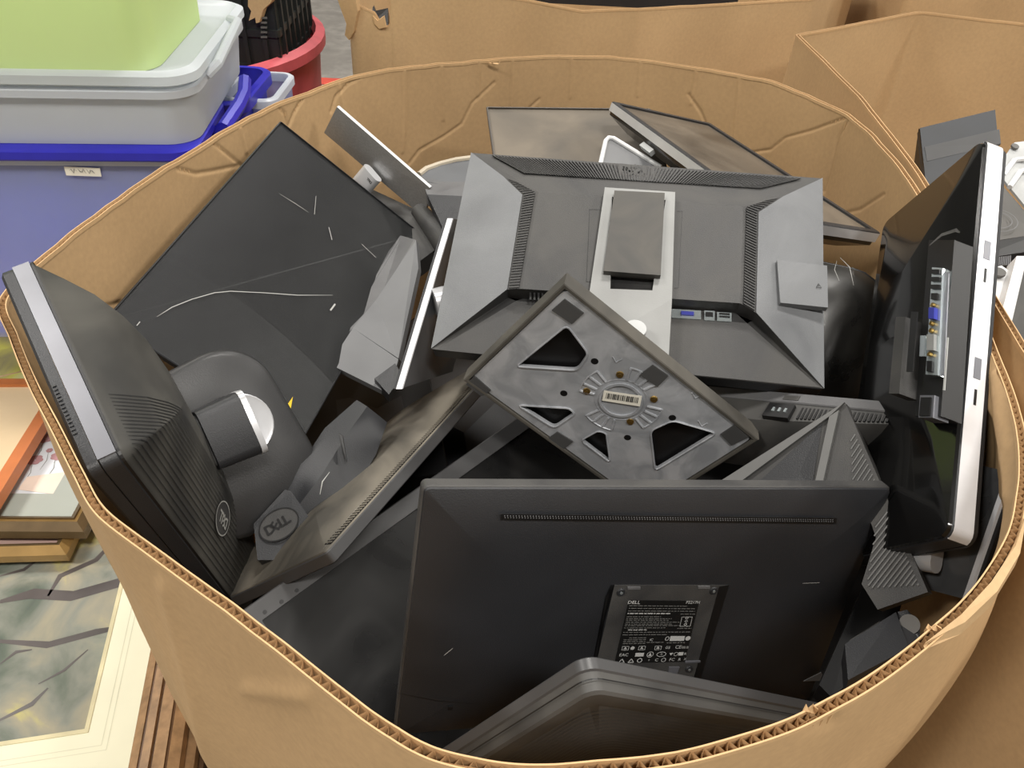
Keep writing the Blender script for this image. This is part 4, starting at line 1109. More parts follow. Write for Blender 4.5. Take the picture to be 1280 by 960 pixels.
for dx in (-.006, .001, .008):
    c = MB(); c.box((a.x + dx, H / 2 + .0022, .016), (.0025, .002, .006)); c.build('socket_pin', 'chrome', pw)
c = MB(); c.box((W / 2 - .0005, H / 2 - .002, -.008), (.004, .006, .010)); c.build('end_cap', 'black', ed)

# ---- ridged monitor corner behind the front monitor's right end ----------------------------------------
P = Pose('M6'); V = P.V
rd = thing('monitor', 'dark ridged monitor corner with diagonal grooves behind the front monitor right edge', 'monitor', P.matrix())
out = [Vector(V(*q)) for q in ((1057, 504), (1160, 740), (1097, 762), (1077, 730), (1095, 672), (1084, 640), (960, 640), (893, 608))]
c = MB(); c.prism(out, (0, 0, -.018)); c.build('back_shell', 'black_soft', rd)
def lift(q, z): return Vector(V(q[0], q[1], z))
# top ridge band and inner panel
c = MB(); c.prism([lift(q, .001) for q in ((1057, 504), (1040, 520), (915, 612), (893, 608))], (0, 0, .004)); c.build('top_ridge', 'ridge_grey', rd)
c = MB(); c.prism([lift(q, .001) for q in ((1050, 514), (1038, 522), (1018, 615), (1027, 618))], (0, 0, .0042)); c.build('side_ridge', 'ridge_grey', rd)
c = MB(); c.add([lift(q, .0012) for q in ((1028, 528), (1014, 615), (935, 615))] + [lift((1000, 590), .0006)], [(0, 1, 3), (0, 3, 2), (1, 2, 3)]); c.build('inner_panel', 'black', rd)
c = MB()
for i in range(12):
    t0 = i / 11; a = lift((1072 + 28 * t0 * 1.55, 545 + 60 * t0 * 1.0), .001); 
    y0 = 543 + i * 6.2; xr = 1057 + (y0 - 504) * .436 - 5
    ln = 9 + min(i, 9) * 3.6
    c.strip([lift((xr + 8 * 0, y0), .0012), lift((xr - ln * .62, y0 + ln * .95), .0012)], .0011, (0, 0, 1), .0005)
c.build('upper_grooves', 'ridge_grey', rd, kind='stuff')
c = MB()
for i in range(17):
    y0 = 640 + i * 5.6; xr = 1057 + (y0 - 504) * .436 - 7
    ln = min(66, 24 + i * 6.5) if i < 8 else 70 - (i - 7) * 7.5
    c.strip([lift((xr, y0), .0012), lift((xr - ln * .62, y0 + ln * .80), .0012)], .0012, (0, 0, 1), .0005)
c.build('lower_grooves', 'ridge_grey', rd, kind='stuff')

# ---- loose stands and smaller pieces among the monitors ---------------------------------------------
def slab(mb, pix, th, k=0, flip=False, rel=None):
    """plate through image points at given depths; th is its thickness away from us"""
    q = [PX(*p) for p in pix]
    n = (q[1] - q[0]).cross(q[-1] - q[0]).normalized()
    if n.dot(CAM - q[0]) < 0: n = -n
    off = -n * th
    if rel: q = [rel(a) for a in q]; off = rel.d(off)
    mb.prism(q, off, k); return q, n
def loose(name, label, cat, px, py, d, group=None):
    t = thing(name, label, cat, at(PX(px, py, d)), group); return t, Rel(t)
# thin foot plate standing on edge
t, r_ = loose('monitor_stand', 'thin silver-edged stand foot on its edge, left of the top monitor', 'stand', 528, 380, .95)
A0, A1, B0, B1 = PX(560, 273, 1.0), PX(496, 486, .90), PX(566, 276, 1.012), PX(510, 489, .915)
bk = PX(541, 420, 1.10) - PX(528, 380, .95); sd = (PX(545, 380, .95) - PX(528, 380, .95)).normalized()
bk = Vector((.32, .80, -.45)).normalized() * .15
c = MB(); c.prism([r_(q) for q in (A0, A1, A1 + bk, A0 + bk)], r_.d(sd * .004)); c.build('foot_plate', 'gloss_plate', t)
ed_ = (A1 - A0).normalized(); up_ = -bk.normalized()
c = MB(); c.prism([r_(q) for q in (A0 + up_ * .002, A1 + up_ * .002, A1 + up_ * .002 + sd * .007, A0 + up_ * .002 + sd * .007)], r_.d(-up_ * .003)); c.build('edge_band', 'silver_bright', t, label='bright silver edge')
c = MB(); c.prism([r_(q) for q in (A0 - sd * .004, A1 - sd * .004, A1 - sd * .004 + bk * .5, A0 - sd * .004 + bk * .5)], r_.d(sd * .004)); c.build('edge_pad', 'black', t)
c = MB(); c.tube([r_(PX(543, 379, .962)), r_(PX(555, 376, .965)), r_(PX(580, 372, .972))], [.0185, .0185, .0185], 16); c.build('neck', 'silver', t, smooth=True)
# pale grey stand column leaning under the scratched panel
t, r_ = loose('monitor_stand', 'grey flat stand column half hidden between scratched panel and silver-edged foot', 'stand', 470, 400, 1.04)
c = MB(); slab(c, [(520, 300, 1.12), (523, 335, 1.10), (498, 448, 1.02), (441, 410, 1.04), (470, 375, 1.08), (500, 330, 1.11)], .012, rel=r_); c.build('column_face', 'midgrey', t)
c = MB(); slab(c, [(441, 410, 1.04), (498, 449, 1.02), (486, 492, .985), (412, 455, 1.01)], .012, rel=r_); c.build('column_foot', 'midgrey', t)
c = MB(); slab(c, [(478, 372, 1.085), (520, 300, 1.125), (503, 295, 1.15), (440, 380, 1.10), (415, 440, 1.03), (441, 410, 1.043)], .004, rel=r_); c.build('column_side', 'grey', t)
c = MB(); slab(c, [(468, 473, .985), (494, 454, 1.0), (503, 470, .985), (486, 493, .975)], .02, rel=r_); c.build('end_block', 'black', t)
# dark stand lying behind it, upper
t, r_ = loose('monitor_stand', 'black curved stand base deep in the gap right of the scratched panel', 'stand', 500, 270, 1.17)
c = MB(); slab(c, [(455, 232, 1.24), (520, 262, 1.20), (560, 300, 1.17), (520, 330, 1.16), (468, 262, 1.2)], .03, rel=r_); c.build('base', 'black_soft', t)
c = MB(); c.tube([r_(PX(522, 262, 1.19)), r_(PX(548, 290, 1.17)), r_(PX(575, 320, 1.15))], [.012, .02, .03], 12); c.build('neck', 'black_soft', t, smooth=True)
# rounded foot with beige rim behind the top monitor
t, r_ = loose('monitor_stand', 'grey stand foot with curved beige rim peeking out left of the top monitor', 'stand', 570, 212, 1.2)
arc = [(524, 219, 1.21), (533, 212, 1.22), (550, 206, 1.23), (570, 201, 1.235), (600, 197, 1.24)]
c = MB(); slab(c, arc + [(606, 240, 1.17), (527, 226, 1.19)], .014, rel=r_); c.build('foot_plate', 'midgrey_dark', t)
c = MB(); c.tube([r_(PX(x, y - 1, d)) for x, y, d in arc], .0045, 8); c.build('rim', 'beige_dirty', t, smooth=True, label='beige rim')
t, r_ = loose('monitor', 'black monitor edge lying under the beige-rimmed foot left of the top monitor', 'monitor', 565, 250, 1.15)
c = MB(); slab(c, [(528, 227, 1.19), (610, 227, 1.19), (600, 246, 1.16), (534, 243, 1.16)], .02, rel=r_); c.build('bezel', 'grey', t)
c = MB(); slab(c, [(534, 243, 1.16), (600, 246, 1.16), (596, 310, 1.13), (556, 290, 1.13)], .02, rel=r_); c.build('back_shell', 'black', t)
# white-edged plate corner behind the top monitor
t, r_ = loose('monitor_stand', 'light grey stand plate with white rounded edge behind the top monitor', 'stand', 785, 195, 1.17)
cor = [(748, 216, 1.13), (757, 176, 1.165), (761, 172, 1.17), (767, 173, 1.17), (826, 209, 1.15), (830, 222, 1.13)]
c = MB(); slab(c, cor, .006, rel=r_); c.build('foot_plate', 'midgrey', t)
c = MB(); c.tube([r_(PX(x, y, d - .002)) for x, y, d in cor[:5]], .0035, 8); c.build('rim', 'white', t, smooth=True, label='white rounded rim')
# small stand with an oval badge, lower left
t, r_ = loose('monitor_stand', 'small dark stand with oval badge beside the slanting dusty monitor', 'stand', 345, 650, .86)
pl = [(317, 655, .865), (356, 612, .885), (364, 614, .885), (392, 655, .87), (372, 700, .85), (322, 700, .845)]
c = MB(); q, n = slab(c, pl, .02, rel=r_); c.build('base', 'black', t)
def atp(px, py): return CAM + ray(px, py) * ((PX(*pl[0]) - CAM).dot(n) / ray(px, py).dot(n))
nl = r_.d(n); o = r_(atp(349, 656) + n * .0015); ex = (r_(PX(372, 638, .87)) - r_(PX(326, 672, .865))); ex = (ex - nl * ex.dot(nl)).normalized(); ey = nl.cross(ex)
c = MB(); ring(c, o, ex, ey, .0235, .0185, .0016); maker_mark(c, o + nl * .0002, ex, ey, .0165); 
b2 = MB(); disc(b2, o - nl * .0006, ex, ey, .0235, .0185, 32); bo = b2.build('badge', 'black_soft', t); c.build('badge_lettering', 'logo_dark', bo)
# curved black column above it
t, r_ = loose('monitor_stand', 'black curved stand column lying between the round foot and dusty monitor', 'stand', 425, 570, .84)
ring_ = []
for (ax_, ay_, bx_, by_, d) in ((350, 622, 400, 665, .89), (376, 580, 440, 620, .90), (406, 535, 470, 568, .93), (446, 500, 484, 528, .96)):
    p0, p1 = PX(ax_, ay_, d), PX(bx_, by_, d); mid = PX((ax_ + bx_) / 2 - 6, (ay_ + by_) / 2 - 6, d - .012)
    lo_ = PX((ax_ + bx_) / 2 + 4, (ay_ + by_) / 2 + 4, d + .03)
    ring_.append([r_(q) for q in (p0, p0.lerp(mid, .6), mid, mid.lerp(p1, .45), p1, lo_)])
c = MB(); c.loft(ring_); c.build('column', 'black', t, smooth=True)
c = MB(); c.prism([r_(PX(*q)) for q in ((424, 541, .903), (430, 573, .89), (434, 578, .89), (429, 545, .903))], r_.d(Vector((0, -.002, .002)))); c.build('slot', 'deep', t)
c = MB(); c.strip([r_(PX(*q)) for q in ((412, 590, .873), (403, 602, .868), (400, 618, .865))], .0012, r_.d(CAM - PX(412, 590, .87)), .004); c.build('scratch', 'scratch', t)
# stand foot at lower right, with a round foot pad
t, r_ = loose('monitor_stand', 'black stand foot with round grey pad deep in the lower right of the box', 'stand', 1100, 790, .70)
c = MB(); slab(c, [(1056, 805, .66), (1120, 765, .70), (1136, 810, .66), (1060, 850, .62)], .02, rel=r_); c.build('foot_plate', 'black', t)
c = MB(); slab(c, [(1122, 765, .705), (1134, 762, .705), (1150, 780, .695), (1150, 800, .68), (1136, 815, .665)], .02, rel=r_); c.build('foot_end', 'black', t)
nn = (CAM - PX(1137, 780, .69)).normalized(); o = PX(1137, 780, .692)
c = MB(); c.cyl(r_(o), nn, .0085, .004, 18); c.build('foot_pad', 'rubber', t)
t, r_ = loose('monitor', 'black monitor corner wedged between the front monitor and the lower right wall', 'monitor', 1080, 770, .76)
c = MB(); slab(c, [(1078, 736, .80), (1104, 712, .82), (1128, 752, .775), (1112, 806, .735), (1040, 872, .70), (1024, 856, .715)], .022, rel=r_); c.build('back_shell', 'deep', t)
c = MB(); slab(c, [(1062, 800, .737), (1100, 776, .748), (1098, 782, .742), (1062, 806, .731)], .003, rel=r_); c.build('vent', 'grey_dark', t)
t, r_ = loose('monitor', 'black monitor deep behind the scratched panel and curved stand column', 'monitor', 450, 540, 1.1)
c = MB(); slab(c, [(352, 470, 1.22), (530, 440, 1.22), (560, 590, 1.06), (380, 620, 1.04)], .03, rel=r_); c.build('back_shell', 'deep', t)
c = MB(); slab(c, [(420, 500, 1.165), (500, 486, 1.17), (510, 540, 1.10), (425, 555, 1.095)], .003, rel=r_); c.build('mount_plate', 'black', t)
t, r_ = loose('monitor', 'black monitor deep behind the lower right end of the front monitor', 'monitor', 1030, 780, .9)
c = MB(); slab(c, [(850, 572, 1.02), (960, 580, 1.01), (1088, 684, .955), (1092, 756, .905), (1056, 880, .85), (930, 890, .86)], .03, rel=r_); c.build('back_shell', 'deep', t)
c = MB(); slab(c, [(980, 740, .93), (1040, 738, .925), (1030, 800, .885), (970, 800, .89)], .003, rel=r_); c.build('mount_plate', 'black', t)
# darker monitors at the bottom of the heap
def deep_monitor(label, x, y, z, rz, tilt, W=.46, H=.30):
    m_ = Matrix.Translation((x, y, z)) @ Matrix.Rotation(rz, 4, 'Z') @ Matrix.Rotation(tilt, 4, 'X')
    t = thing('monitor', label, 'monitor', m_)
    c = MB(); c.loft([rr(W, H, .008, 4, z=0), rr(W, H, .008, 4, z=-.018), rr(W - .03, H - .03, .004, 4, z=-.018), rr(W - .03, H - .03, .004, 4, z=-.015)], False, False); c.build('bezel', 'black', t)
    c = MB(); c.loft(shell_loft(W, H, PR((.001, 0), (.03, .02), (.07, .04)), 1, .008)); c.build('back_shell', 'black', t)
    c = MB(); c.box((0, 0, -.0155), (W - .03, H - .03, .001)); c.build('screen', 'screen', t)
    return t
deep_monitor('black monitor low in the heap under the slanting dusty one', -.12, .68, .49, .9, .0, .56, .38)
deep_monitor('black monitor low in the heap under the scratched panel', -.12, 1.0, .54, -.6, .1, .36, .28)
deep_monitor('black monitor low in the heap behind the front monitor', .16, .66, .30, .2, 0)
deep_monitor('black monitor low in the heap beneath the tall right one', .15, .50, .18, -.3, .0, .30, .22)
deep_monitor('black monitor low in the heap by the back wall', .15, 1.12, .34, .1, 0, .40, .28)

# ================================================================== things in the box on the right
for i_, (lab, x, y, z, rz) in enumerate((('black monitor at the bottom of the right-hand box', .95, .95, .08, .2), ('black monitor second from the bottom in the right-hand box', 1.0, 1.05, .20, 1.2), ('black monitor third from the bottom in the right-hand box', .95, 1.0, .32, -.4),
        ('black monitor fourth from the bottom in the right-hand box', .92, 1.08, .44, .7), ('black monitor fifth from the bottom in the right-hand box', .98, 1.02, .56, -.1), ('black monitor under the stands in the right-hand box', .90, 1.10, .68, .4))):
    deep_monitor(lab, x, y, z, rz, .03 * (-1) ** i_, .54, .36)
t, r_ = loose('monitor_stand', 'tall black flat stand with folded band leaning in the right-hand box', 'stand', 1200, 195, 1.32)
A, B, C_, D = (1150, 160, 1.34), (1244, 137, 1.36), (1262, 330, 1.174), (1171, 355, 1.155)
c = MB(); q, n = slab(c, [A, B, C_, D], .012, rel=r_); c.build('column', 'slate', t)
c = MB(); a_, b_, c_, d_ = [PX(*p) + n * .002 for p in ((1154, 187, 1.318), (1247, 165, 1.335), (1249, 183, 1.318), (1157, 205, 1.30))]
c.prism([r_(p) for p in (a_, b_, c_, d_)], r_.d(n * .004)); c.build('band', 'grey_edge', t)
c = MB(); c.prism([r_(PX(*p)) for p in ((1149, 160, 1.342), (1160, 262, 1.242), (1142, 215, 1.36))], r_.d(-n * .004)); c.build('side_flap', 'deep', t)
t, r_ = loose('monitor', 'dark grey monitor back with faint round mark, leaning in the right-hand box', 'monitor', 1260, 265, 1.2)
c = MB(); q, n = slab(c, [(1215, 240, 1.24), (1254, 233, 1.25), (1300, 285, 1.2), (1300, 292, 1.19), (1212, 306, 1.15)], .02, rel=r_); c.build('back_shell', 'monitor_grey', t)
nl = r_.d(n); ex = r_.d((PX(1300, 285, 1.2) - PX(1215, 297, 1.16)).normalized()); ex = (ex - nl * ex.dot(nl)).normalized(); ey = nl.cross(ex)
o = r_(PX(1243, 277, 1.199) + n * .004); c = MB(); ring(c, o, ex, ey, .034, .030, .0012); ring(c, o, ex, ey, .026, .022, .0012); c.build('round_mark', 'grey', t)
c = MB(); slab(c, [(1212, 307, 1.149), (1300, 292, 1.188), (1300, 312, 1.16), (1212, 326, 1.13)], .03, rel=r_); c.build('lower_edge', 'deep', t)
c = MB()
for i in range(17): slab(c, [(1226 + i * 2.3, 324 - i * .3, 1.12), (1227.2 + i * 2.3, 324 - i * .3, 1.12), (1226.4 + i * 2.3, 334 - i * .2, 1.11), (1225.2 + i * 2.3, 334 - i * .2, 1.11)], .002, rel=r_)
c.build('vent_slats', 'grey', t, kind='stuff')
t, r_ = loose('monitor_stand', 'white stamped metal foot with grey round pad at the far right', 'stand', 1270, 205, 1.3)
c = MB(); q, n = slab(c, [(1253, 200, 1.30), (1268, 178, 1.33), (1300, 174, 1.34), (1310, 280, 1.24), (1290, 268, 1.24), (1256, 226, 1.27)], .004, rel=r_); c.build('foot_plate', 'offwhite', t)
for l in (((1254, 219, 1.28), (1268, 200, 1.30), (1284, 198, 1.30)), ((1262, 234, 1.262), (1276, 214, 1.285), (1290, 212, 1.285))):
    c = MB(); c.tube([r_(PX(*p)) for p in l], .0045, 6); c.build('pressed_rib', 'white', t, smooth=True)
c = MB(); c.cyl(r_(PX(1268, 184, 1.318)), r_.d(n), .0065, .003, 16); c.build('foot_pad', 'rubber', t)
t, r_ = loose('monitor_stand', 'white rounded foot plate with grey pad by the right rim', 'stand', 1240, 350, 1.05)
c = MB(); q, n = slab(c, [(1225, 338, 1.08), (1252, 332, 1.085), (1261, 338, 1.08), (1264, 356, 1.06), (1256, 388, 1.02), (1240, 388, 1.02), (1222, 356, 1.06)], .006, rel=r_); c.build('foot_plate', 'white', t)
c = MB(); c.cyl(r_(PX(1247, 342, 1.068)), r_.d(n), .0095, .004, 18); c.build('foot_pad', 'rubber', t)
t, r_ = loose('monitor', 'white-edged black monitor standing on end at the far right rim', 'monitor', 1275, 370, 1.02)
c = MB(); q, n = slab(c, [(1271, 320, 1.08), (1284, 320, 1.085), (1262, 414, .98), (1249, 402, .98)], .02, rel=r_); c.build('bezel', 'white', t, label='white bezel edge')
c = MB(); slab(c, [(1284, 320, 1.085), (1320, 322, 1.10), (1310, 470, .96), (1262, 414, .98)], .02, rel=r_); c.build('back_shell', 'grey_dark', t)
# inside the box behind
t = thing('monitor', 'black television lying in the cardboard box behind', 'television', at((.22, 2.25, .985)))
c = MB(); c.box((0, 0, -.03), (.56, .40, .06)); c.build('bezel', 'black', t)
c = MB(); c.box((0, 0, .001), (.52, .36, .002)); c.build('screen', 'screen', t)
c = MB(); c.box((-.03, -.14, .004), (.02, .10, .006)); c.build('strap', 'offwhite', t)
t, r_ = loose('monitor_stand', 'black tube visible through the torn corner of the box behind', 'stand', 462, 8, 2.0)
c = MB(); c.tube([r_(PX(450, -25, 2.0)), r_(PX(456, 6, 1.98)), r_(PX(466, 32, 1.96))], .022, 12); c.build('tube', 'black', t, smooth=True)
c = MB(); slab(c, [(448, 18, 1.96), (485, 10, 1.97), (485, 40, 1.95), (452, 40, 1.94)], .03, rel=r_); c.build('base', 'deep', t)

# ================================================================== plastic bins at the upper left
def tub(name, mt, parent, w_, d_, h_, taper, r, th=.003, floor=True):
    """open tub, outer size at the rim; base at z = 0"""
    c = MB()
    o = [rr(w_ - 2 * taper, d_ - 2 * taper, r, 6, z=0), rr(w_, d_, r, 6, z=h_)]
    i = [rr(w_ - 2 * th, d_ - 2 * th, r, 6, z=h_), rr(w_ - 2 * taper - 2 * th, d_ - 2 * taper - 2 * th, r, 6, z=th)]
    c.loft(o + i, True, True)
    return c.build(name, mt, parent, smooth=True)
def lip(name, mt, parent, w_, d_, r, z0, z1, out, th=.004):
    c = MB()
    c.loft([rr(w_ - .004, d_ - .004, r, 6, z=z0), rr(w_ + 2 * out, d_ + 2 * out, r + out, 6, z=z0), rr(w_ + 2 * out, d_ + 2 * out, r + out, 6, z=z1 - .003), rr(w_ + 2 * out - .006, d_ + 2 * out - .006, r + out, 6, z=z1), rr(w_ - .008, d_ - .008, r, 6, z=z1), rr(w_ - .008, d_ - .008, r, 6, z=z0)], False, False)
    return c.build(name, mt, parent, smooth=True)
A, B = PZ(0, 189, .885), PZ(242, 191, .885)
ux = (B - A); ux.z = 0; ux.normalize(); uy = Vector((-ux.y, ux.x, 0)); yaw = math.atan2(ux.y, ux.x)
BW, BD = .66, .25
def binpose(front_right, z, w_, d_):
    p = Vector((front_right.x, front_right.y, z)) - ux * w_ / 2 + uy * d_ / 2
    return Matrix.Translation(p) @ Matrix.Rotation(yaw, 4, 'Z')
FR = B - ux * .0
base_z = .50
blue_bin = thing('storage_bin', 'clear plastic bin with blue lid and blue contents, lowest of the left stack', 'bin', binpose(FR, base_z, BW, BD))
tub('body', 'clear_bin2', blue_bin, BW - .03, BD - .03, .372, .025, .04)
lip('rim', 'clear_bin', blue_bin, BW - .03, BD - .03, .04, .357, .368, .004)
c = MB(); c.loft([rr(BW, BD, .045, 6, z=.369), rr(BW + .004, BD + .004, .045, 6, z=.372), rr(BW + .004, BD + .004, .045, 6, z=.384), rr(BW - .01, BD - .01, .04, 6, z=.388)]); c.build('lid', 'blue', blue_bin, smooth=True, label='blue lid')
c = MB(); c.box((0, 0, .17), (BW - .10, BD - .09, .325)); c.build('contents', 'blue_cloth', blue_bin)
lp = blue_bin.matrix_world.inverted()
def onface(px, py, off=0.0):
    M_ = blue_bin.matrix_world; n = (M_.to_3x3() @ Vector((0, -1, 0))); p0 = M_ @ Vector((0, -(BD - .03) / 2 - .002 - off, 0))
    r = ray(px, py); return lp @ (CAM + r * ((p0 - CAM).dot(n) / r.dot(n)))
c = MB(); c.prism([onface(80, 208), onface(125, 210), onface(127, 220.5), onface(83, 219)], (0, -.0008, 0)); la = c.build('paper_label', 'label_white', blue_bin)
c = MB(); qa, qb = onface(87, 213, .002), onface(120, 214.5, .002)
[c.strip([qa.lerp(qb, (i_ + j_ / 5) / 3) + Vector((0, 0, .004 * math.sin(j_ * 2.4 + i_))) for j_ in range(5)], .0016, (0, -1, 0), .0005) for i_ in range(3)]; c.build('label_handwriting', 'label_dim', la, kind='stuff')
ZW = base_z + .389
wr = B + ux * .022
white_bin = thing('storage_bin', 'milky white plastic bin with clipped lid in the middle of the left stack', 'bin', binpose(wr, ZW, .66, .44))
tub('body', 'clear_bin', white_bin, .64, .42, .100, .012, .045)
lip('rim', 'clear_bin', white_bin, .64, .42, .045, .078, .092, .006)
c = MB(); c.loft([rr(.655, .435, .05, 6, z=.098), rr(.662, .442, .05, 6, z=.100), rr(.662, .442, .05, 6, z=.113), rr(.64, .42, .045, 6, z=.119), rr(.62, .40, .04, 6, z=.113)]); c.build('lid', 'clear_bin', white_bin, smooth=True)
for y_ in (-.02,):
    c = MB(); c.tube([(.325, y_ - .10, .085), (.342, y_ - .09, .100), (.342, y_ + .09, .118), (.325, y_ + .10, .118)], .008, 8); c.build('handle', 'clear_bin', white_bin, smooth=True)
gr_ = thing('storage_bin', 'translucent lime green plastic bin on top of the left stack', 'bin', binpose(wr - ux * .045, ZW + .114, .58, .36))
tub('body', 'green_bin', gr_, .58, .36, .26, .012, .05)
lip('rim', 'green_bin', gr_, .58, .36, .05, .245, .262, .008)
c = MB(); c.box((0, 0, .11), (.48, .27, .20)); c.build('contents', 'mat_cream', gr_)

# blue tub and small clear tub behind the stack
p = PZ(306, 112, .90)
bt = thing('storage_bin', 'cobalt blue tub with fold-up handle behind the white bin', 'bin', Matrix.Translation((p.x - .27, p.y + .085, .488)) @ Matrix.Rotation(yaw - .1, 4, 'Z'))
tub('body', 'blue', bt, .52, .20, .39, .03, .03, .004)
lip('rim', 'blue', bt, .52, .20, .03, .37, .392, .010)
rb_ = Rel(bt)
c = MB(); c.tube([rb_(PZ(306, 100, .90)), rb_(PZ(305, 118, .89)), rb_(PZ(298, 133, .885)), rb_(PZ(280, 160, .875)), rb_(PZ(272, 168, .86))], .012, 8); c.build('handle', 'blue', bt, smooth=True)
p = PZ(347, 122, .86)
ct = thing('storage_bin', 'small clear plastic tub between blue tub and red barrel', 'bin', Matrix.Translation((p.x - .055, p.y + .06, .56)) @ Matrix.Rotation(yaw - .1, 4, 'Z'))
tub('body', 'clear_bin2', ct, .10, .16, .30, .01, .02)
lip('rim', 'clear_bin', ct, .10, .16, .02, .285, .302, .006)

# red barrel with the black crate in it
q1, q2 = PZ(225, 89, .74), PZ(354, 94, .74)
cu_ = (q2 - q1); cu_.z = 0; cu_.normalize()
CW, CD, CH = .58, .38, .30
cc_ = q2 - cu_ * CW / 2 + Vector((-cu_.y, cu_.x, 0)) * CD / 2
rad = .42; pr_ = PZ(402, 45, .78); cx_, cy_ = pr_.x - rad - .01, pr_.y - .03; print('barrel', cx_, cy_, cc_)
ba = thing('barrel', 'large faded red plastic tub holding the black crate', 'tub', at((cx_, cy_, 0)))
def circ(r, z, n=48, w=0.0): return [(r * (1 + w * math.sin(5 * a)) * math.cos(a), r * (1 + w * math.sin(5 * a)) * math.sin(a), z) for a in [2 * math.pi * i / n for i in range(n)]]
c = MB(); c.loft([circ(rad * .86, 0), circ(rad * .93, .4), circ(rad, .77), circ(rad * .97, .77), circ(rad * .9, .4), circ(rad * .83, .02)]); c.build('body', 'red', ba, smooth=True)
c = MB(); c.loft([circ(rad * 1.0, .74), circ(rad * 1.035, .75), circ(rad * 1.035, .775), circ(rad * .98, .785), circ(rad * .96, .76)], False, False); c.build('rim', 'red', ba, smooth=True)
q1, q2 = PZ(225, 89, .74), PZ(354, 94, .74)
cu_ = (q2 - q1); cu_.z = 0; cu_.normalize(); cyaw = math.atan2(cu_.y, cu_.x)
cm = Matrix.Translation(Vector((q2.x, q2.y, .74)) - cu_ * CW / 2 + Vector((-cu_.y, cu_.x, 0)) * CD / 2) @ Matrix.Rotation(cyaw, 4, 'Z')
cr = thing('crate', 'black slatted plastic crate with orange label standing in the red tub', 'crate', cm)
c = MB(); c.box((0, 0, .006), (CW, CD, .012)); c.build('base', 'crate', cr)
for (x, y, sx, sy) in ((0, -CD / 2, CW, .006), (0, CD / 2, CW, .006), (-CW / 2, 0, .006, CD), (CW / 2, 0, .006, CD)):
    c = MB(); c.box((x, y, CH / 2), (sx, sy, CH - .01)); c.build('side', 'crate', cr)
for z in (.02, .10, .19, CH - .01):
    c = MB(); c.loft([rr(CW + .016, CD + .016, .01, 3, z=z - .008), rr(CW + .016, CD + .016, .01, 3, z=z + .008), rr(CW - .004, CD - .004, .01, 3, z=z + .008), rr(CW - .004, CD - .004, .01, 3, z=z - .008)], False, False); c.build('band', 'crate', cr)
for i in range(12):
    c = MB(); c.box((-CW / 2 + .03 + i * (CW - .06) / 11, -CD / 2 - .006, CH / 2), (.010, .012, CH - .02)); c.build('rib', 'crate', cr)
for i in range(7):
    c = MB(); c.box((CW / 2 + .006, -CD / 2 + .03 + i * (CD - .06) / 6, CH / 2), (.012, .010, CH - .02)); c.build('rib', 'crate', cr)
rc = Rel(cr)
def cf(px, py, off=.014):
    n = cm.to_3x3() @ Vector((0, -1, 0)); p0 = cm @ Vector((0, -CD / 2 - off, 0)); r = ray(px, py)
    return rc(CAM + r * ((p0 - CAM).dot(n) / r.dot(n)))
c = MB(); c.prism([cf(x, y) for x, y in ((255, 12), (260, 10.5), (288, 13), (291, 17), (289, 22), (270, 23), (258, 18))], (0, -.001, 0)); la = c.build('orange_label', 'orange_label', cr, label='orange and white label')
c = MB(); c.prism([cf(x, y, .016) for x, y in ((259, 15), (270, 14), (273, 21), (264, 21))], (0, -.0006, 0)); c.build('label_patch', 'white', la)
c = MB(); c.prism([cf(x, y, .016) for x, y in ((277, 34), (288, 33), (291, 53), (281, 55))], (0, -.001, 0)); la = c.build('paper_tag', 'label_white', cr)
c = MB(); a_, b_ = cf(280, 45, .018), cf(288, 44, .018); put_text(c, '7', .022, a_.lerp(b_, .5), b_ - a_, (0, 0, 1), rot=.1); c.build('tag_lettering', 'ink', la)
c = MB()
for i in range(5): c.prism([cf(x, y, .0145) for x, y in ((326, 21 + i * 6), (334, 21 + i * 6), (334, 23.5 + i * 6), (326, 23.5 + i * 6))], (0, -.001, 0))
c.build('vent_slots', 'rubber', cr, kind='stuff')
# scraps sticking out of the crate
t = MB(); pts = [cf(x, y, .02) for x, y in ((310, -10), (345, -10), (338, 4), (329, 12), (324, 28), (320, 29), (319, 22), (311, 26), (314, 14), (310, 8))]
w_ = cm @ Vector((0, 0, 0)); c = MB(); o0 = cm @ pts[0]
c.prism([(cm @ q) - o0 for q in pts], (.006, .012, .002)); ob = c.build('cardboard_scrap', 'card_b'); ob.location = o0
tag(ob, 'torn piece of brown cardboard hanging over the black crate', 'cardboard')
c = MB(); c.box((0, 0, 0), (.22, .16, .05)); ob = c.build('plastic_tray', 'clear_bin'); ob.matrix_world = cm @ Matrix.Translation((.05, -.08, CH - .03))
tag(ob, 'clear plastic tray lying in the black crate', 'tray')

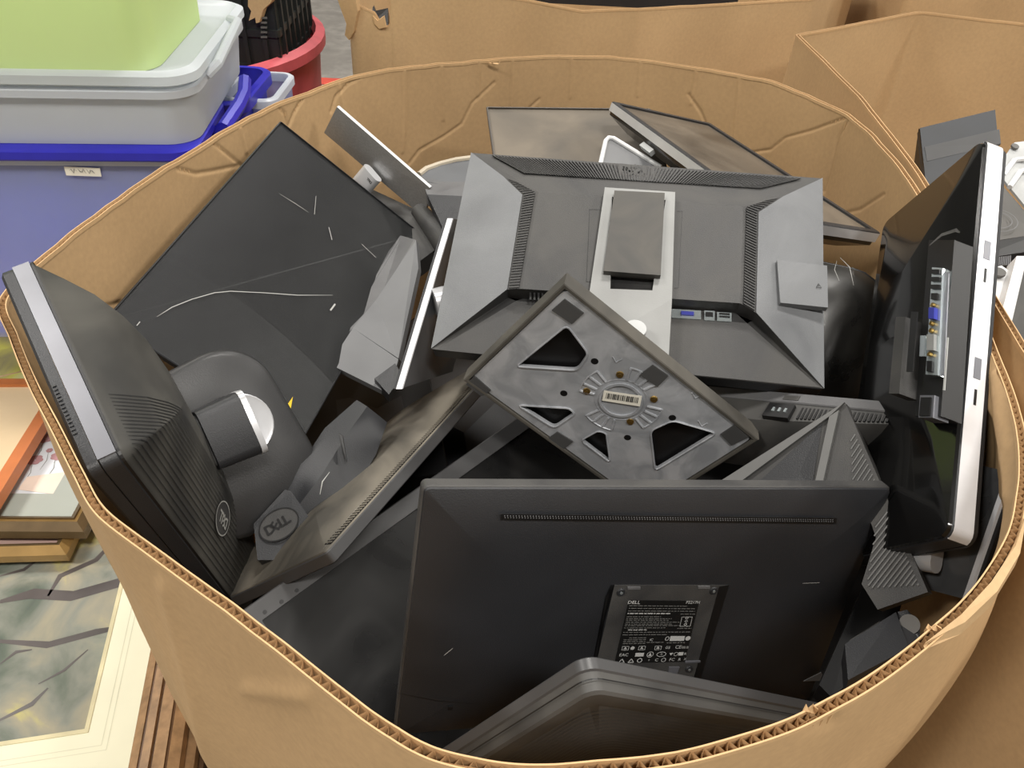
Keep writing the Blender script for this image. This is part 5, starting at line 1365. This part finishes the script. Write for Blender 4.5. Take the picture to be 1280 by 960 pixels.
# ================================================================== framed pictures at the lower left
def framed(name, label, corner, ry, z, length, width, bands, th=.03, picture=None, drop=.004):
    """corner: the near right outer corner; ry: a second point up the right side; bands: (part name, width, material, height)"""
    p0 = PZ(*corner, z); p1 = PZ(*ry, z)
    ey = (p1 - p0); ey.z = 0; ey.normalize(); ex = Vector((ey.y, -ey.x, 0))
    m_ = Matrix.Identity(4); o = p0 - ex * width / 2 + ey * length / 2; o.z = z - th
    for i in range(3): m_[i][0], m_[i][1], m_[i][2], m_[i][3] = ex[i], ey[i], (0, 0, 1)[i], o[i]
    t = thing(name, label, 'picture', m_)
    ins = 0.0
    for nm, bw_, mt, h_ in bands:
        a0, b0 = width / 2 - ins, length / 2 - ins; a1, b1 = a0 - bw_, b0 - bw_
        if nm.startswith('frame'):
            for (q0, q1, q2, q3) in (((-a0, -b0), (a0, -b0), (a1, -b1), (-a1, -b1)), ((a0, -b0), (a0, b0), (a1, b1), (a1, -b1)), ((a0, b0), (-a0, b0), (-a1, b1), (a1, b1)), ((-a0, b0), (-a0, -b0), (-a1, -b1), (-a1, b1))):
                c = MB(); h0, h1_ = (h_ if isinstance(h_, tuple) else (h_, h_))
                v = [(*q0, h0), (*q1, h0), (*q2, h1_), (*q3, h1_), (*q0, .0), (*q1, .0), (*q2, .0), (*q3, .0)]
                c.add(v, [(0, 1, 2, 3), (7, 6, 5, 4), (0, 4, 5, 1), (1, 5, 6, 2), (2, 6, 7, 3), (3, 7, 4, 0)]); c.build(nm, mt, t)
        else:
            c = MB(); c.loft([rr(2 * a0, 2 * b0, .0005, 1, z=h_ - .003), rr(2 * a0, 2 * b0, .0005, 1, z=h_), rr(2 * a1, 2 * b1, .0005, 1, z=h_), rr(2 * a1, 2 * b1, .0005, 1, z=h_ - .003)], False, False); c.build(nm, mt, t)
        ins += bw_
    c = MB(); c.box((0, 0, bands[-1][3][0] - .006 if isinstance(bands[-1][3], tuple) else bands[-1][3] - .003), (width - 2 * ins + .002, length - 2 * ins + .002, .002))
    pc = c.build('print', picture, t)
    return t, m_
def print_mat(name, cols, scale=4.0, stretch=(1, 1, 1), dark=None):
    mt = bpy.data.materials.new(name); mt.use_nodes = True; nt = mt.node_tree; b = nt.nodes['Principled BSDF']
    b.inputs['Roughness'].default_value = .12; b.inputs['Specular IOR Level'].default_value = .6
    tc = nt.nodes.new('ShaderNodeTexCoord'); mp = nt.nodes.new('ShaderNodeMapping'); mp.inputs['Scale'].default_value = stretch
    n1 = nt.nodes.new('ShaderNodeTexNoise'); n1.inputs['Scale'].default_value = scale; n1.inputs['Detail'].default_value = 7; n1.inputs['Distortion'].default_value = .8
    nt.links.new(tc.outputs['Object'], mp.inputs[0]); nt.links.new(mp.outputs[0], n1.inputs['Vector'])
    rp = nt.nodes.new('ShaderNodeValToRGB'); rp.color_ramp.elements[0].position = .25; rp.color_ramp.elements[1].position = .78
    rp.color_ramp.elements[0].color = (*s2l(cols[0]), 1); rp.color_ramp.elements[1].color = (*s2l(cols[-1]), 1)
    for i, c_ in enumerate(cols[1:-1]):
        e = rp.color_ramp.elements.new(.25 + .53 * (i + 1) / (len(cols) - 1)); e.color = (*s2l(c_), 1)
    nt.links.new(n1.outputs['Fac'], rp.inputs[0]); nt.links.new(rp.outputs[0], b.inputs['Base Color'])
    return mt
M['forest'] = print_mat('woodland_print', [(70, 72, 74), (100, 108, 98), (134, 136, 126), (158, 152, 132), (204, 194, 110)], 8.0)
M['meadow'] = print_mat('meadow_print', [(92, 84, 74), (130, 124, 92), (172, 168, 84), (186, 186, 140)], 7.0)
# large woodland print on top of the pile of big frames
big, bm4 = framed('framed_picture', 'large framed woodland print with cream mat lying flat beside the box', (214, 1012), (237, 850), .305, .98, .86,
    [('frame_outer', .014, 'wood', (.022, .030)), ('frame_bead', .005, 'wood_dark', (.030, .025)), ('frame_slope', .018, 'wood', (.028, .022)), ('frame_groove', .004, 'wood_dark', (.020, .020)), ('frame_ridge', .012, 'wood', (.025, .023)), ('frame_step', .004, 'wood_dark', (.020, .020)), ('frame_inner', .013, 'wood', (.022, .016)), ('mat_board', .066, 'mat_cream', .012), ('mat_bead', .006, 'bead', .0135)], .03, 'forest')
Lb = bm4.inverted()
def onbig(px, py, z=.3): return Lb @ PZ(px, py, z)
rnd = random.Random(5)
M['bark'] = mat('printed_branch', (82, 76, 74), .3, var=.3)
bi = bm4.inverted()
zpic = .0105 + .0
def flat(px, py):
    zz = (bm4 @ Vector((0, 0, .0118))).z
    return bi @ PZ(px, py, zz)
for l, wd in ([(0, 752), (40, 742), (90, 745), (150, 728), (190, 700)], .020), ([(-20, 800), (60, 806), (120, 790), (160, 782)], .012), ([(0, 830), (20, 815), (40, 812)], .006), ([(48, 855), (80, 838), (110, 812)], .005), ([(0, 720), (30, 712), (60, 690)], .007), ([(-10, 905), (40, 880), (60, 860)], .008), ([(60, 745), (75, 720), (120, 700), (150, 668)], .010):
    c = MB(); c.strip([flat(*q) for q in l], wd, (0, 0, 1), .0001); c.build('printed_branch', 'bark', big)
for ins in (.022, .030):
    c = MB(); w_, l_ = .86 / 2 - .070 - .066 + ins, .98 / 2 - .070 - .066 + ins
    pts = [(-w_, -l_, .0121), (w_, -l_, .0121), (w_, l_, .0121), (-w_, l_, .0121), (-w_, -l_, .0121)]
    for a_, b_ in zip(pts, pts[1:]):
        c = MB(); c.strip([a_, b_], .0012, (0, 0, 1), .0001); c.build('ruled_line', 'mat_line', big)
und, _m = framed('framed_picture', 'dark wooden picture frame lying under the large woodland print', (230, 1025), (252, 870), .272, 1.0, .84,
    [('frame_outer', .03, 'wood', (.02, .03)), ('frame_step', .02, 'wood_dark', (.024, .02)), ('mat_board', .05, 'mat_cream', .01)], .03, 'tan_paper')
for k in range(2):
    framed('framed_picture', ['wooden picture frame second from the bottom of the frame pile', 'lowest wooden picture frame in the pile beside the box'][k], (244 + 4 * k, 1010), (266 + 4 * k, 860), .241 - .031 * k, .96, .8,
        [('frame_outer', .05, 'wood_dark', (.02, .03)), ('mat_board', .05, 'mat_cream', .01)], .03, 'tan_paper')
# small gilt frame, flower print, orange frame stacked on it
gm, _m = framed('framed_picture', 'small gilt frame with pink mat under the flower print', (80, 688), (98, 650), .335, .34, .42,
    [('frame_outer', .012, 'gilt', (.016, .028)), ('frame_step', .010, 'gilt_dark', (.026, .022)), ('mat_board', .04, 'mat_pink', .014)], .028, 'mat_pink')
fm2, fmm = framed('framed_picture', 'flower print with grey mat in a ridged antique gilt frame', (101, 658), (128, 606), .370, .40, .46,
    [('frame_outer', .012, 'gilt_dark', (.018, .030)), ('frame_step', .008, 'gilt', (.030, .026)), ('frame_inner', .012, 'gilt_dark', (.030, .020)), ('mat_board', .055, 'mat_grey', .016)], .032, 'flower_paper')
fi = fmm.inverted()
def ff(px, py):
    zz = (fmm @ Vector((0, 0, .0145))).z
    return fi @ PZ(px, py, zz)
for x, y, s_ in ((57, 548, 9), (80, 553, 7), (72, 570, 8), (44, 575, 9), (62, 563, 4)):
    c = MB(); o = ff(x, y); rr_ = s_ * .0014
    for i in range(6):
        a = i * math.pi / 3 + x; disc(c, o + Vector((math.cos(a) * rr_ * .6, math.sin(a) * rr_ * .6, .0001 * i)), (1, 0, 0), (0, 1, 0), rr_ * .55, rr_ * .45, 10)
    c.build('printed_flower', 'petal', fm2)
    c = MB(); c.strip([o + Vector((0, -rr_, 0)), o + Vector((.006, -rr_ - .02, 0)), o + Vector((.004, -rr_ - .045, 0))], .0014, (0, 0, 1), .0001); c.build('printed_stem', 'stem_print', fm2)
c = MB(); c.prism([ff(x, y) for x, y in ((22, 612), (70, 618), (82, 590), (34, 596))], (0, 0, .0003)); c.build('printed_panel', 'peach_print', fm2)
om, _m = framed('framed_picture', 'plain orange wood frame with tan backing on top of the flower print', (-12, 634), (63, 511), .398, .34, .40,
    [('frame_outer', .020, 'wood_orange', (.022, .024))], .024, 'tan_paper')
# meadow painting in a wooden frame further back
mm, _m = framed('framed_picture', 'meadow painting with cream mat in a brown wooden frame farther back', (92, 516), (80, 372), .345, .42, .62,
    [('frame_outer', .012, 'wood', (.018, .028)), ('frame_step', .010, 'wood_dark', (.028, .024)), ('frame_inner', .012, 'wood', (.026, .018)), ('mat_bead', .004, 'gilt', .014), ('mat_board', .004, 'mat_cream', .014)], .030, 'meadow')
cm2, _m = framed('framed_picture', 'frame with wide cream mat lying behind the meadow painting', (70, 462), (52, 350), .330, .40, .60,
    [('frame_outer', .03, 'wood', (.018, .028)), ('mat_board', .09, 'mat_cream', .014)], .030, 'mat_cream')
# pallet under the pile
pa = thing('pallet', 'wooden pallet carrying the pile of framed pictures', 'pallet', at((-1.0, .95, 0)))
for i in range(6):
    c = MB(); c.box((0, -.55 + i * .22, .135), (.90, .12, .02)); c.build('deck_board', 'wood', pa)
for x in (-.40, 0, .40):
    c = MB(); c.box((x, 0, .065), (.09, 1.2, .12)); c.build('bearer', 'wood_dark', pa)
